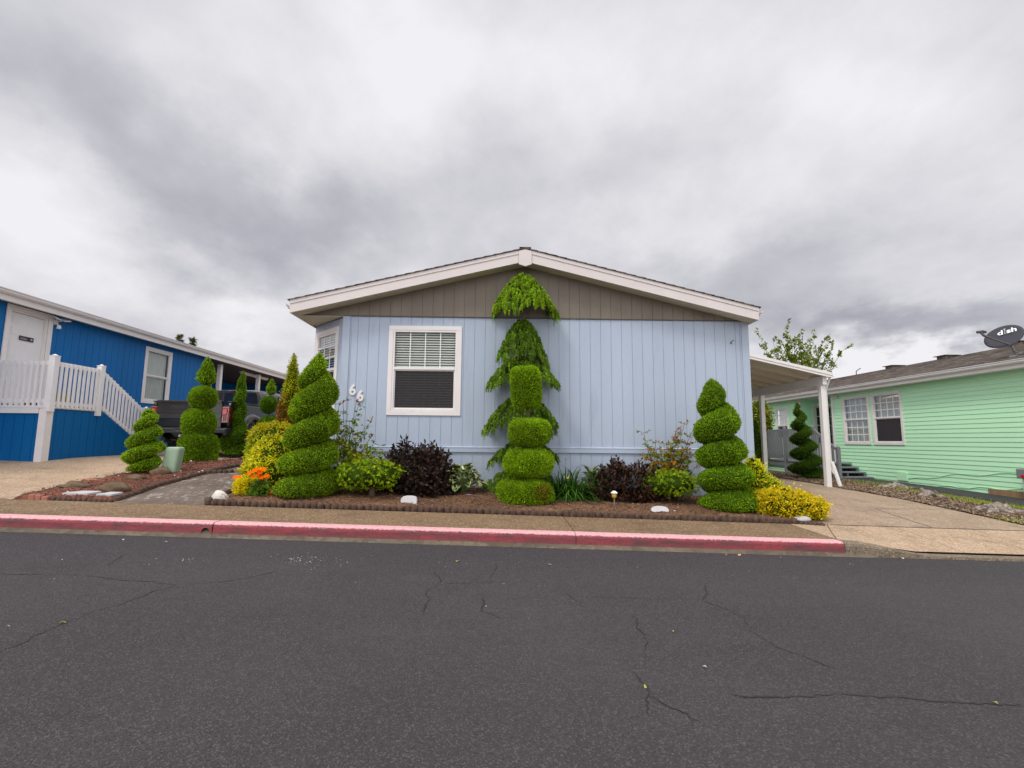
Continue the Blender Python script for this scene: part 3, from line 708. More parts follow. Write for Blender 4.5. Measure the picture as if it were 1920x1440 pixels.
# other walls of the body
mb.box(XR-.05, XR, HY+.052, 27, ZB, ZG-.05); mb.box(-3.9, -3.85, 9.99, 27, ZB, ZG-.05); mb.box(-3.85, XR-.05, 26.95, 27, ZB, ZG-.05)
mb.build('wall', M['ltblue'], house)
# chamfered corner wall with its window
q = .7071; BF = FR((XL, HY, 0), (-q, q, 0), (-q, -q, 0)); BLn = (3.9-3.03)/q
BW = (.18, 1.72, .99, 1.73)    # a, z, width, height of the chamfer window
HB = [hole_of(*BW)]
mb = MB(); holed_box(mb, 0, BLn, -.05, -.009, ZB, ZG-.02, HB, fr=BF)
boards(mb, 0, BLn, ZB, lambda x: ZG-.02, 0.0, fr=BF, phase=.02, holes=HB)
bw = mb.build('wall', M['ltblue'], house); bw['label'] = 'chamfered corner wall facing the driveway side'
mb = MB()
boards(mb, -3.86, XR+.02, ZG+.012, lambda x: fbz(x)+.12, HY-.02); mb.box(-3.86, XR+.02, HY-.0115, HY+.05, ZG, ZG+.012)
mb.prism([(-3.86, HY-.0115, ZG+.012), (XR+.02, HY-.0115, ZG+.012), (XR+.02, HY-.0115, fbz(XR)+.12), (RX, HY-.0115, FB+.12), (-3.86, HY-.0115, fbz(-3.86)+.12)], (0, .04, 0))
gb = mb.build('gable', M['gable'], house)
mb = MB(); mb.box(-3.86, XR+.01, HY-.024, HY-.0225, ZG-.004, ZG+.008); mb.build('drip_edge', M['darkmetal'], house)
mb = MB()
mb.box(XL-.015, XL+.125, HY-.018, HY+.004, ZB, ZG-.006); mb.box(XL+.127, XL+.148, HY-.006, HY+.004, ZB, ZG-.006); mb.build('corner_board', M['ltblue'], house)
for b6 in ((XR-.12, XR+.018, HY-.018, HY+.004, 1.09, ZG-.006), (XR-.12, XR+.018, HY-.02, HY+.004, ZB, 1.083), (XR-.148, XR-.122, HY-.006, HY+.004, ZB, ZG-.006)):
    mb = MB(); mb.box(*b6); mb.build('corner_board', M['ltblue'], house)
mb = MB(); mb.box(XL+.15, XR-.15, HY-.03, HY+.004, 1.042, 1.125); mb.prism([(XL+.15, HY-.036, 1.126), (XL+.15, HY+.004, 1.126), (XL+.15, HY+.004, 1.15), (XL+.15, HY-.036, 1.132)], (XR-XL-.30, 0, 0)); mb.build('belt_board', M['ltblue'], house)
# soffit, fascias, peak cap
mb = MB(); mb.prism([(-3.92, HY-.022, ZG-.012), (-3.03, HY-.022, ZG-.012), (-3.9, HY+.87, ZG-.012), (-3.96, HY+.87, ZG-.012)][::-1], (0, 0, .01))
for s, xe in ((-1, -3.93), (1, 4.86)):
    mb.prism([(RX, 8.80, FB+.012), (xe, 8.80, fbz(xe)+.012), (xe, 9.09, fbz(xe)+.012), (RX, 9.09, FB+.012)], (0, 0, .01))
mb.build('soffit', M['soffit'], house)
mb = MB(); EY = 8.76
for xe in (-3.93, 4.86):
    sgn = 1 if xe > RX else -1
    mb.prism([(RX+sgn*.125, EY, fbz(RX+.125)), (xe, EY, fbz(xe)), (xe, EY, fbz(xe)+.235), (RX+sgn*.125, EY, fbz(RX+.125)+.235)], (0, .035, 0))
    mb.prism([(RX+sgn*.125, EY-.012, fbz(RX+.125)+.17), (xe, EY-.012, fbz(xe)+.17), (xe, EY-.012, fbz(xe)+.24), (RX+sgn*.125, EY-.012, fbz(RX+.125)+.24)], (0, .0115, 0))
mb.box(-3.93, -3.905, EY+.036, 27.3, fbz(-3.93), fbz(-3.93)+.20); mb.box(4.835, 4.86, EY+.036, 27.3, fbz(4.86), fbz(4.86)+.20)
mb.build('fascia', M['fascia'], house)
mb = MB(); mb.prism([(RX-.122, EY-.02, FB-.06), (RX, EY-.02, FB-.10), (RX+.122, EY-.02, FB-.06), (RX+.122, EY-.02, FB+.20), (RX, EY-.02, FB+.232), (RX-.122, EY-.02, FB+.20)], (0, .05, 0))
mb.build('peak_cap', M['fascia'], house)
def roof_slab(mb, xe, y0, y1, zr, ze, rx, th=.03, step=.18):
    # shingle courses: little steps down the slope
    L_ = abs(xe-rx); n = int(L_/step); s = 1 if xe > rx else -1
    for k in range(n):
        a, b = k/n, (k+1)/n+.012
        xa, xb = rx+(xe-rx)*a, rx+(xe-rx)*min(b, 1); za, zb = zr+(ze-zr)*a, zr+(ze-zr)*min(b, 1)
        mb.prism([(xa, y0, za), (xb, y0, zb+.006), (xb, y0, zb+th*.8), (xa, y0, za+th*.45)], (0, y1-y0, 0))
mb = MB()
for xe in (-3.97, 4.90): roof_slab(mb, xe, EY-.03, 27.4, FB+.245, fbz(xe)+.238, RX)
mb.box(RX-.11, RX+.11, EY-.032, 27.4, FB+.262, FB+.272); mb.build('roof', M['shingle'], house)
def gutter_profile(mb, x, z, side, y0, y1):   # k-style gutter running along y
    pts = [(0, 0), (.055, 0), (.085, .035), (.085, .06), (.105, .08), (.105, .09), (.098, .09), (.098, .085), (.078, .065), (.078, .04), (.05, .008), (0, .008)]
    mb.prism([(x+side*a, y0, z+b) for a, b in pts], (0, y1-y0, 0))
mb = MB(); gutter_profile(mb, -3.932, fbz(-3.93)+.10, -1, EY+.03, 27); mb.build('gutter', M['fascia'], house)
mb = MB(); gutter_profile(mb, 4.862, fbz(4.86)+.10, 1, EY+.03, 27); mb.build('gutter', M['fascia'], house)
# hooks and stains left on the wall
mb = MB(); c0 = at(1372, 640, Y=HY-.01); mb.tube([(c0[0]-.015, HY-.004, c0[2]-.03), (c0[0]-.015, HY-.03, c0[2]), (c0[0]+.01, HY-.045, c0[2]+.015), (c0[0]+.04, HY-.03, c0[2]+.01)], .006, 6); mb.box(c0[0]-.03, c0[0], HY-.007, HY, c0[2]-.05, c0[2]-.025)
mb.build('wall_hook', M['darkmetal'], house)
M['scar'] = plain('old_glue_marks', (.62, .66, .72), .6, .05, 8, 30, 0)
for (sx_, sy_) in [(668, 600), (666, 632)]:
    mb = MB(); c0 = at(sx_, sy_, Y=HY); pts = [(c0[0]+random.uniform(-.02, .02), HY-.002, c0[2]+.09-.02*k) for k in range(10)]; mb.tube(pts, .0028, 5); mb.build('glue_mark', M['scar'], house)

def window(parent, fr, w, h, style, name='window', trim=.085, proj=.022, mx=4, my=3, low='screen', upc='blind', split=.52, trimmat='white'):
    """fr: origin at the lower left outer corner of the trim, on the wall plane; parts > sub-parts"""
    f = MB()
    f.box(0, w, .002, proj, 0, trim, fr=fr); f.box(0, w, .002, proj, h-trim, h, fr=fr)
    f.box(0, trim, .002, proj, trim+.001, h-trim-.001, fr=fr); f.box(w-trim, w, .002, proj, trim+.001, h-trim-.001, fr=fr)
    i = trim+.001; j = .035
    f.box(i, w-i, -.03, proj-.006, i, i+j, fr=fr); f.box(i, w-i, -.03, proj-.006, h-i-j, h-i, fr=fr)
    f.box(i, i+j, -.03, proj-.007, i+j, h-i-j, fr=fr); f.box(w-i-j, w-i, -.03, proj-.007, i+j, h-i-j, fr=fr)
    zm = h*split; f.box(i+j, w-i-j, -.03, proj-.004, zm-.025, zm+.025, fr=fr)
    win = f.build(name, M[trimmat], parent, bevel=.003)
    a0, a1 = i+j+.001, w-i-j-.001; zl0, zl1, zu0, zu1 = i+j+.001, zm-.026, zm+.026, h-i-j-.001
    for bx in ((a0, a0+.02, zl0, zl1), (a1-.02, a1, zl0, zl1), (a0+.021, a1-.021, zl0, zl0+.022), (a0+.021, a1-.021, zl1-.02, zl1)):
        s_ = MB(); s_.box(bx[0], bx[1], -.024, -.004, bx[2], bx[3], fr=fr); s_.build('sash', M[trimmat], win)
    g = MB(); g.quad(fr(a0, zu0, -.012), fr(a1, zu0, -.012), fr(a1, zu1, -.012), fr(a0, zu1, -.012))
    g.quad(fr(a0, zl0, -.020), fr(a1, zl0, -.020), fr(a1, zl1, -.020), fr(a0, zl1, -.020)); g.build('pane', M['glass'], win)
    mu = MB(); t = .009 if fr.n[0] == 0 else .014
    for zone, ok in (((zu0, zu1), True), ((zl0, zl1), low != 'screen' or True)):
        z0, z1 = zone; c = -.006 if z0 == zu0 else (-.024 if low == 'screen' else -.014)
        for k in range(1, mx): x = a0+(a1-a0)*k/mx; mu.box(x-t, x+t, c-.004, c, z0, z1, fr=fr)
        for k in range(1, my): z = z0+(z1-z0)*k/my; mu.box(a0, a1, c-.0035, c-.0005, z-t, z+t, fr=fr)
    mu.build('muntin', M['vinyl'], win)
    def fill(kind, z0, z1, nm):
        b = MB()
        if kind == 'blind':
            n = int((z1-z0)/.047); tl = .4
            for k in range(n):
                z = z0+(k+.5)*(z1-z0)/n; e = .024
                sa, ca_ = math.sin(.72), math.cos(.72)       # outer edge tipped down
                b.quad(fr(a0, z+e*sa, -.055-e*ca_), fr(a1, z+e*sa, -.055-e*ca_), fr(a1, z-e*sa, -.055+e*ca_), fr(a0, z-e*sa, -.055+e*ca_))
            b.build('blinds', M['blind'], win)
        elif kind == 'curtain':
            n = 40
            for k in range(n):
                xa, xb = a0+(a1-a0)*k/n, a0+(a1-a0)*(k+1)/n; ca, cb = -.09+.015*math.sin(k*1.1), -.09+.015*math.sin((k+1)*1.1)
                b.quad(fr(xa, z0, ca), fr(xb, z0, cb), fr(xb, z1, cb), fr(xa, z1, ca), m=1 if (style == 'drape' and k < 6) else 0)
            b.build('curtain', [M['curtain'], M['curtainb']], win)
    fill(upc, zu0, zu1, 'u')
    if low == 'screen':
        s = MB(); s.box(a0, a1, -.0105, -.0095, zl0, zl1, fr=fr); so = s.build('screen', M['scr'], win)
        fill('blind' if upc == 'blind' else 'curtain', zl0, zl1, 'l')
    elif low == 'curtain': fill('curtain', zl0, zl1, 'l')
    elif low == 'blind': fill('blind', zl0, zl1, 'l')
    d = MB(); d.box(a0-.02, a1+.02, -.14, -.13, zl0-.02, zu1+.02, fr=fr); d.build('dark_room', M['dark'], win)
    return win
def scrmat():
    m, nt, N, L, b = nodes_of('insect_screen'); nt.nodes.remove(b); t = N('ShaderNodeBsdfTransparent'); d = N('ShaderNodeBsdfDiffuse'); d.inputs[0].default_value = (.06, .055, .058, 1)
    mx = N('ShaderNodeMixShader'); mx.inputs[0].default_value = .60; L(t.outputs[0], mx.inputs[1]); L(d.outputs[0], mx.inputs[2]); L(mx.outputs[0], nt.nodes['Material Output'].inputs[0]); return m
M['scr'] = scrmat()
WF = FR((W0[0], HY, W0[2]), (1, 0, 0), (0, -1, 0))
window(house, WF, W0[1]-W0[0], W0[3]-W0[2], 'a', my=1)
window(house, FR(BF(BW[0], BW[1], 0), BF.u, BF.n), BW[2], BW[3], 'a', mx=3, my=3)
def lettering(name, text, fr, x, z, size, mat, parent, bold=.0, ext=.006, c=.006, sx=1.0):
    cu = bpy.data.curves.new(name, 'FONT'); cu.body = text; cu.size = size; cu.offset = bold; cu.extrude = 0; cu.resolution_u = 6
    t = bpy.data.objects.new(name, cu); link(t); dg = bpy.context.evaluated_depsgraph_get(); me0 = t.evaluated_get(dg).to_mesh()
    vs = [tuple(v.co) for v in me0.vertices]; fs = [tuple(p.vertices) for p in me0.polygons]
    bm_e = {}
    for f in fs:
        for a, b in zip(f, f[1:]+f[:1]): bm_e[(a, b)] = 1
    bpy.data.objects.remove(t)
    mb = MB(); n = len(vs)
    mb.v = [tuple(fr(x+v[0]*sx, z+v[1], c+ext)) for v in vs]+[tuple(fr(x+v[0]*sx, z+v[1], c)) for v in vs]
    mb.f = list(fs)+[(a, b, b+n, a+n) for (a, b) in bm_e if (b, a) not in bm_e]; mb.m = [0]*len(mb.f)
    return mb.build(name, mat, parent)
for (nx, ny) in ((654.5, 740), (669, 751)):
    c0 = at(nx, ny, Y=HY-.01); lettering('house_number', '6', FR((c0[0], HY-.008, c0[2]), (1, 0, 0), (0, -1, 0)), 0, 0, .275, M['vinyl'], house, bold=.009, ext=.014, c=0.0, sx=.92)

# ============================================================ CARPORT OF THE MAIN HOUSE
cp = thing('carport', 'white lean-to carport on the right side of the pale blue house', 'carport', (8.05, 11.8, zy(8.05, 11.8)))
zr = lambda x: 3.66-(x-4.93)*.222
mb = MB()
Y0, Y1 = 11.62, 19.0
n = 12
for k in range(n):      # pan roof with raised ribs running down the slope
    ya, yb = Y0+(Y1-Y0)*k/n, Y0+(Y1-Y0)*(k+1)/n
    mb.prism([(4.93, ya, zr(4.93)), (8.2, ya, zr(8.2)), (8.2, ya, zr(8.2)+.02), (4.93, ya, zr(4.93)+.02)], (0, yb-ya-.004, 0))
    mb.prism([(4.93, yb-.05, zr(4.93)-.10), (8.0, yb-.05, zr(8.0)-.10), (8.0, yb-.05, zr(8.0)+.015), (4.93, yb-.05, zr(4.93)+.015)], (0, .05, 0))
mb.build('roof', M['soffit'], cp)
mb = MB()
mb.prism([(4.93, Y0-.04, zr(4.93)-.07), (8.2, Y0-.04, zr(8.2)-.07), (8.2, Y0-.04, zr(8.2)+.055), (4.93, Y0-.04, zr(4.93)+.055)], (0, .035, 0))
mb.prism([(4.93, Y0-.055, zr(4.93)-.01), (8.2, Y0-.055, zr(8.2)-.01), (8.2, Y0-.055, zr(8.2)+.06), (4.93, Y0-.055, zr(4.93)+.06)], (0, .014, 0))
mb.build('fascia', M['white'], cp)
mb = MB(); gutter_profile(mb, 8.202, zr(8.2)-.03, 1, Y0-.03, Y1); mb.build('gutter', M['white'], cp)
mb = MB(); mb.box(8.0, 8.1, Y0+.05, Y1-.1, zr(8.05)-.26, zr(8.05)-.055); mb.build('beam', M['white'], cp)
for (yy) in (11.8, 14.6, 17.6):
    mb = MB(); mb.box(7.99, 8.11, yy-.06, yy+.06, zy(8.05, yy)-.02, zr(8.05)-.262); mb.build('post', M['white'], cp, bevel=.006)
mb = MB(); z0 = zy(8.2, 11.6)
mb.tube([(8.24, 11.74, zr(8.2)-.02), (8.20, 11.76, zr(8.2)-.16), (8.150, 11.8, zr(8.2)-.34), (8.150, 11.8, z0+.45), (8.19, 11.76, z0+.32)], .026, 6)
mb.tube([(8.165, 11.78, z0+.62), (8.27, 11.68, z0+.01)], .045, 10); mb.build('downspout', M['white'], cp)

# ============================================================ MINT GREEN HOUSE
GX = 11.5; GZ0 = -.25
gh = thing('mobile_home', 'mint green manufactured home with lap siding and brown shingle roof, beyond the carport', 'house', (GX, 12, zy(GX, 12)))
GF = FR((GX, 0, 0), (0, 1, 0), (-1, 0, 0))
def lap(mb, fr, a0, a1, z0, z1, holes=(), step=.112, m=0):
    z = z0
    while z < z1-.005:
        zt = min(z+step, z1); cuts = sorted(set([a0, a1]+[c for h in holes for c in h[:2] if a0 < c < a1]))
        for l, r in zip(cuts[:-1], cuts[1:]):
            zl, zh = z, zt; skip = False
            for h in holes:
                if h[0] < (l+r)/2 < h[1] and h[2] < (zl+zh)/2 < h[3]: skip = True
            if skip: continue
            mb.quad(fr(l, zl, .016), fr(r, zl, .016), fr(r, zh, .003), fr(l, zh, .003), m=m)
            mb.quad(fr(l, zl, .002), fr(r, zl, .002), fr(r, zl, .016), fr(l, zl, .016), m=m)
        z = zt
    
gw1 = (13.46, 1.22, 1.12, 1.56); gw2 = (14.70, 1.22, 1.16, 1.56); gw3 = (18.95, 1.35, .86, 1.30)
HG = [hole_of(*g, ins=.03) for g in (gw1, gw2, gw3)]
mb = MB(); lap(mb, GF, 6.0, 16.38, GZ0, 3.0, HG[:2]); lap(mb, GF, 18.12, 27, GZ0, 3.0, HG[2:])
holed_box(mb, 6.0, 16.38, -.05, .0, GZ0, 3.0, HG[:2], fr=GF); holed_box(mb, 18.12, 27, -.05, .0, GZ0, 3.0, HG[2:], fr=GF)
RF = FR((GX, 18.12, 0), (1, 0, 0), (0, -1, 0)); HD = [(.50, 1.45, .62, 2.72)]
lap(mb, RF, 0, 1.6, GZ0, 3.0, HD); holed_box(mb, 0, 1.6, -.05, 0, GZ0, 3.0, HD, fr=RF)
mb.box(GX+1.55, GX+1.6, 16.4, 18.1, GZ0, 3.0); mb.box(GX+.02, GX+1.55, 16.33, 16.375, GZ0, 3.0)
mb.box(GX+.05, 20.4, 5.95, 6.0, GZ0, 3.0); mb.box(20.35, 20.4, 6, 27, GZ0, 3.0)
mb.build('wall', M['green'], gh)
mb = MB()
for (y0, y1) in ((16.30, 16.40), (18.10, 18.24), (5.99, 6.08)): mb = MB(); mb.box(y0, y1, .017, .026, GZ0, 3.0, fr=GF); mb.build('corner_board', M['white'], gh)
window(gh, FR(GF(gw1[0], gw1[1], .004), GF.u, GF.n), gw1[2], gw1[3], 'drape', mx=4, my=3, low='screen', upc='curtain', trim=.05, proj=.03, split=.52)
window(gh, FR(GF(gw2[0], gw2[1], .004), GF.u, GF.n), gw2[2], gw2[3], 'drape', mx=4, my=3, low='curtain', upc='curtain', trim=.05, proj=.03, split=.52)
window(gh, FR(GF(gw3[0], gw3[1], .004), GF.u, GF.n), gw3[2], gw3[3], 'drape', mx=3, my=3, low='screen', upc='curtain', trim=.05, proj=.03, split=.46)
# glazed door on the side wall of the recessed porch
mb = MB(); mb.box(.44, .50, .0, .03, .62, 2.78, fr=RF); mb.box(1.45, 1.51, 0, .03, .62, 2.78, fr=RF); mb.box(.50, 1.45, 0, .03, 2.72, 2.78, fr=RF); mb.build('door_frame', M['white'], gh)
mb = MB(); mb.box(.51, 1.44, -.04, -.01, .63, 1.25, fr=RF); mb.box(.51, .60, -.04, -.01, 1.251, 2.71, fr=RF); mb.box(1.35, 1.44, -.04, -.01, 1.251, 2.71, fr=RF); mb.box(.601, 1.349, -.04, -.01, 2.6, 2.71, fr=RF)
for k in range(1, 4): mb.box(.601, 1.349, -.03, -.012, 1.25+k*.34-.012, 1.25+k*.34+.012, fr=RF)
for k in range(1, 4): mb.box(.60+k*.187-.01, .60+k*.187+.01, -.028, -.014, 1.252, 2.6, fr=RF)
gd = mb.build('door', M['white'], gh)
mb = MB(); mb.box(.60, 1.35, -.035, -.031, 1.25, 2.6, fr=RF); mb.build('pane', M['tint'], gd)
mb = MB(); mb.tube([RF(.56, 1.30, -.012), RF(.56, 1.30, .03), RF(.62, 1.30, .035)], .012, 8); mb.build('handle', M['brass'], gd)
# eave, gutter, roof
EX = 11.15; GE = 3.10; RZ = 4.32; RRX = 16.0
mb = MB(); mb.box(EX, EX+.02, 5.8, 27, GE-.19, GE-.02); mb.build('fascia', M['white'], gh)
mb = MB(); mb.box(EX+.022, GX+1.6, 6, 27, GE-.185, GE-.175); mb.build('soffit', M['white'], gh)
mb = MB(); gutter_profile(mb, EX-.002, GE-.10, -1, 5.8, 27); mb.build('gutter', M['vinyl'], gh)
mb = MB()
for xe in (EX-.04, 20.9): roof_slab(mb, xe, 5.7, 27.1, RZ, GE-.01, RRX, th=.035, step=.16)
mb.build('roof', M['shingle'], gh)
mb = MB()
for s in (-1, 1): mb.prism([(RRX, 5.72, RZ-.16), (RRX+s*4.82, 5.72, GE-.17), (RRX+s*4.82, 5.72, GE-.03), (RRX, 5.72, RZ-.02)], (0, .03, 0))
mb.prism([(GX, 5.97, 2.9), (20.4, 5.97, 2.9), (RRX, 5.97, RZ-.1)], (0, .02, 0)); mb.build('gable', M['green'], gh)
for (vx, vy) in ((1675, 681), (1775, 668), (1912, 642)):
    d = at(vx, vy, X=15.7); mb = MB(); mb.box(15.5, 15.95, d[1]-.18, d[1]+.18, RZ-.12, RZ+.012); mb.box(15.42, 16.0, d[1]-.24, d[1]+.24, RZ+.012, RZ+.035); mb.build('roof_vent', M['shingle'], gh, bevel=.01)
d = at(1606, 706, X=15.9); mb = MB(); mb.tube([(15.9, d[1], RZ-.1), (15.9, d[1], RZ+.12), (15.9, d[1]-.06, RZ+.17), (15.9, d[1]-.28, RZ+.24)], .018, 6); mb.build('vent_pipe', M['darkmetal'], gh)
mb = MB(); c0 = at(1692, 893, X=GX-.03); mb.box(c0[1]-.17, c0[1]+.17, .016, .04, c0[2]-.12, c0[2]+.12, fr=GF); mb.build('skirt_vent', M['green'], gh, bevel=.006)
mb = MB(); mb.box(16.05, 16.17, .017, .07, 2.78, 2.88, fr=GF); mb.tube([GF(16.10, 2.83, .05), GF(16.06, 2.80, .16)], .03, 8); mb.build('porch_lamp', M['white'], gh)
mb = MB(); pts = [GF(10.5+.25*k, .62-.02*k+.03*math.sin(k*1.3)-(.0 if k < 6 else .02*(k-6)), .02) for k in range(14)]; mb.tube(pts, .008, 5)
pts = [GF(10.2+.25*k, .30-.015*k+.03*math.sin(k*1.7), .02) for k in range(13)]; mb.tube(pts, .009, 5); mb.build('cable', M['greencable'] if 'greencable' in M else M['green'], gh)
# loose plank against the skirt
c0 = at(1888, 935, X=11.42); mb = MB(); mb.box(GX-.07, GX-.025, c0[1]-.55, c0[1]+.42, zy(GX, c0[1])-.02, zy(GX, c0[1])+.16)
tag(mb.build('plank', M['wood'], bevel=.006), 'bare brown timber plank lying against the foot of the green siding', 'plank')
# electricity meter box at the right edge
c0 = at(1917, 888, X=11.3); mt = thing('meter_box', 'grey electric meter box on a pale post, cut off by the right edge', 'meter', (11.30, c0[1], zy(11.3, c0[1])))
mb = MB(); mb.box(11.18, 11.42, c0[1]-.22, c0[1]+.02, c0[2]-.10, c0[2]+.10); mb.build('housing', M['grey'], mt, bevel=.012)
mb = MB(); mb.tube([(11.3, c0[1]-.08, zy(11.3, c0[1])-.02), (11.3, c0[1]-.08, c0[2]-.10)], .07, 10); mb.build('post', M['vinyl'], mt)
mb = MB(); mb.lathe([(.035, 0), (.035, .02)], (11.155, c0[1]-.12, c0[2]-.05), 12, ax='x'); mb.build('red_tag', M['redb'], mt)

# grey deck and steps
dk = thing('deck', 'grey painted wooden deck with railing and open steps in front of the green house', 'deck', (10.35, 17, zy(10.35, 17)))
DX = 10.32; DZ = .62
mb = MB()
for k in range(28): y = 15.6+k*.125; mb.box(DX-.02, GX-.03, y, y+.118, DZ-.03, DZ)
mb.box(GX-.029, GX+1.5, 16.45, 18.08, DZ-.03, DZ); mb.build('deck_floor', M['grey'], dk)
mb = MB(); mb.box(DX, DX+.035, 15.6, 19.1, DZ-.20, DZ-.032); mb.build('rim_board', M['grey'], dk)
mb = MB(); SF = FR((DX+.06, 0, 0), (0, 1, 0), (-1, 0, 0)); lap(mb, SF, 15.7, 19.0, -.05, DZ-.2); mb.build('skirt', M['green'], dk)
dps = (15.72, 17.3, 19.05)
for y in dps: mb = MB(); mb.box(DX-.05, DX+.04, y-.05, y+.05, zy(DX, y)-.02, 1.78); mb.lathe([(.055, 0), (.06, .015), (.03, .05)], (DX-.005, y, 1.78), 8); mb.build('post', M['grey'], dk)
rl = MB(); rl.box(DX-.02, DX+.02, 15.78, 19.0, 1.68, 1.75); rl.box(DX-.02, DX+.02, 15.78, 19.0, .74, .81); rail = rl.build('railing', M['grey'], dk)
bal = MB(); bal.box(DX-.058, DX-.022, -.019, .019, .68, 1.745); balme = None
def baluster_series(mk, positions, parent, name='baluster'):
    first = None
    for p in positions:
        if first is None:
            first = mk.build(name, mk_mat, parent); o = first
        else: o = first.copy(); link(o); o.parent = parent; WL[o.name] = WL[first.name]
        o.location = p
    return first
mk_mat = M['grey']
ys_ = [y for y in np.arange(15.86, 19.0, .105) if min(abs(y-p) for p in dps) > .07]
baluster_series(bal, [(0, y, 0) for y in ys_], rail)
# steps come down toward the street along the wall
for k in range(4):
    z = DZ-.135*(k+1)+.02; y = 15.58-.30*(k+1)
    mb = MB(); mb.box(DX+.03, GX-.04, y, y+.34, z-.035, z); mb.box(DX+.06, DX+.10, y+.03, y+.30, z-.13, z-.036); mb.box(GX-.10, GX-.06, y+.03, y+.30, z-.13, z-.036); mb.box(DX+.55, DX+.59, y+.03, y+.30, z-.13, z-.036)
    if k == 2: mb.box(DX+.101, DX+.5, y+.05, y+.07, z-.13, z-.037)
    st_ = mb.build('step', M['grey'], dk); mb = MB(); mb.box(DX+.05, GX-.045, y+.301, y+.315, z-.16, z-.036); mb.build('gap_shade_panel', M['dark'], st_)  # dark panel added behind each tread, stands for shade in the open gaps
mb = MB(); mb.prism([(DX-.02, 15.6, DZ-.03), (DX-.02, 14.3, -.02), (DX-.02, 14.3, .14), (DX-.02, 15.5, DZ)], (.03, 0, 0)); mb.build('stringer', M['grey'], dk)
mb = MB(); mb.box(DX-.05, DX+.04, 14.52, 14.62, zy(DX, 14.5)-.02, 1.12); mb.lathe([(.055, 0), (.06, .015), (.03, .05)], (DX-.005, 14.57, 1.12), 8); mb.build('newel_post', M['grey'], dk)
mb = MB(); mb.prism([(DX-.02, 15.68, 1.62), (DX-.02, 14.6, 1.0), (DX-.02, 14.6, 1.08), (DX-.02, 15.68, 1.74)], (.04, 0, 0)); mb.prism([(DX-.02, 15.68, .72), (DX-.02, 14.6, .22), (DX-.02, 14.6, .29), (DX-.02, 15.68, .79)], (.04, 0, 0)); hr = mb.build('handrail', M['grey'], dk)
for y in np.arange(14.75, 15.6, .13):
    zt = 1.0+(y-14.6)*.58; mb = MB(); mb.box(DX-.058, DX-.022, y-.019, y+.019, zt-.82, zt+.03); mb.build('baluster', M['grey'], hr)

# satellite dish on the green roof
bx = at(1905, 667, X=11.75); BP = np.array([11.75, bx[1], GE+.02+(11.75-EX)*.25])
sdish = thing('satellite_dish', 'charcoal satellite dish with white lettering on the green house roof', 'satellite dish', tuple(BP))
C0 = at(1882, 631, X=11.45); tc = unit((CO-C0)[None])[0]; rr = r2-tc*np.dot(r2, tc); rr /= np.linalg.norm(rr); uu = np.cross(tc, rr)*-1
uu = uu if uu[2] > 0 else -uu
nd = unit((.66*tc+.75*(-.50*rr+.86*uu))[None])[0]
ma = np.cross(nd, tc); ma /= np.linalg.norm(ma); ma = ma if np.dot(ma, r2) > 0 else -ma     # major axis as seen
mi_ = np.cross(nd, ma); mi_ = mi_ if mi_[2] > 0 else -mi_
RAD = .345
def dpt(a, b): return C0+ma*a+mi_*b+nd*(.22*(a*a+b*b)-.02)
mb = MB(); NR, NA = 7, 36
for side in (0, 1):
    base = len(mb.v)
    for i in range(NR+1):
        for j in range(NA):
            r = RAD*i/NR; q_ = 2*math.pi*j/NA; mb.v.append(tuple(dpt(r*math.cos(q_), r*math.sin(q_))-nd*(.012*side)))
    for i in range(NR):
        for j in range(NA): j2 = (j+1) % NA; mb.f.append((base+i*NA+j, base+i*NA+j2, base+(i+1)*NA+j2, base+(i+1)*NA+j)); mb.m.append(0)
for j in range(NA):
    j2 = (j+1) % NA; a = NR*NA; b = (NR+1)*NA+NR*NA; mb.f.append((a+j, a+j2, b+j2, b+j)); mb.m.append(0)
rf = mb.build('reflector', M['dish'], sdish, smooth=True)
th_ = math.radians(-14); tu = ma*math.cos(th_)+mi_*math.sin(th_); tv = -ma*math.sin(th_)+mi_*math.cos(th_)
DF = FR(C0-tu*.10+tv*.075, tu, nd, tv)
lettering('lettering', 'd', DF, .0, .0, .20, M['paintwhite'], rf, bold=.006, ext=.003, c=.004)
lettering('lettering', 'sh', DF, .155, .0, .20, M['paintwhite'], rf, bold=.006, ext=.003, c=.004)
mb = MB()
for k in range(4): mb.box(.122, .138, .004, .007, .0+k*.042, .018+k*.042, fr=DF)
mb.box(.112, .148, .004, .007, .152, .162, fr=DF); mb.build('lettering', M['paintwhite'], rf)
low = C0-mi_*RAD*.98-nd*.01; feed = at(1838, 623, X=low[0]-.32)
back = C0-nd*.06
mb = MB(); mb.tube([low+ma*.03-nd*.02, low+(feed-low)*.55-np.array([0, 0, .03]), feed+(low-feed)*.12-np.array([0, 0, .04]), feed], [.018, .018, .028, .02], 8); mb.build('feed_arm', M['darkmetal'], sdish)
mb = MB(); mb.tube([feed-r2*.07, feed+r2*.07+u2*.02], .032, 10); mb.tube([feed+r2*.07+u2*.02, feed+r2*.13], .026, 10); mb.tube([feed+r2*.02, feed+nd*-.07+r2*.04], .02, 8); mb.build('receiver', M['darkmetal'], sdish)
mb = MB(); mb.tube([BP, BP+(back-BP)*.35+np.array([.03, 0, .0]), BP+(back-BP)*.7+np.array([.05, 0, -.02]), back-mi_*.12], .026, 10); mb.tube([BP+np.array([-.02, -.14, .02]), BP+(back-BP)*.33], .012, 6); mb.build('mast', M['metal'], sdish)
mb = MB(); mb.box(BP[0]-.09, BP[0]+.09, BP[1]-.07, BP[1]+.07, BP[2]-.02, BP[2]+.015); mb.build('foot_plate', M['metal'], sdish)
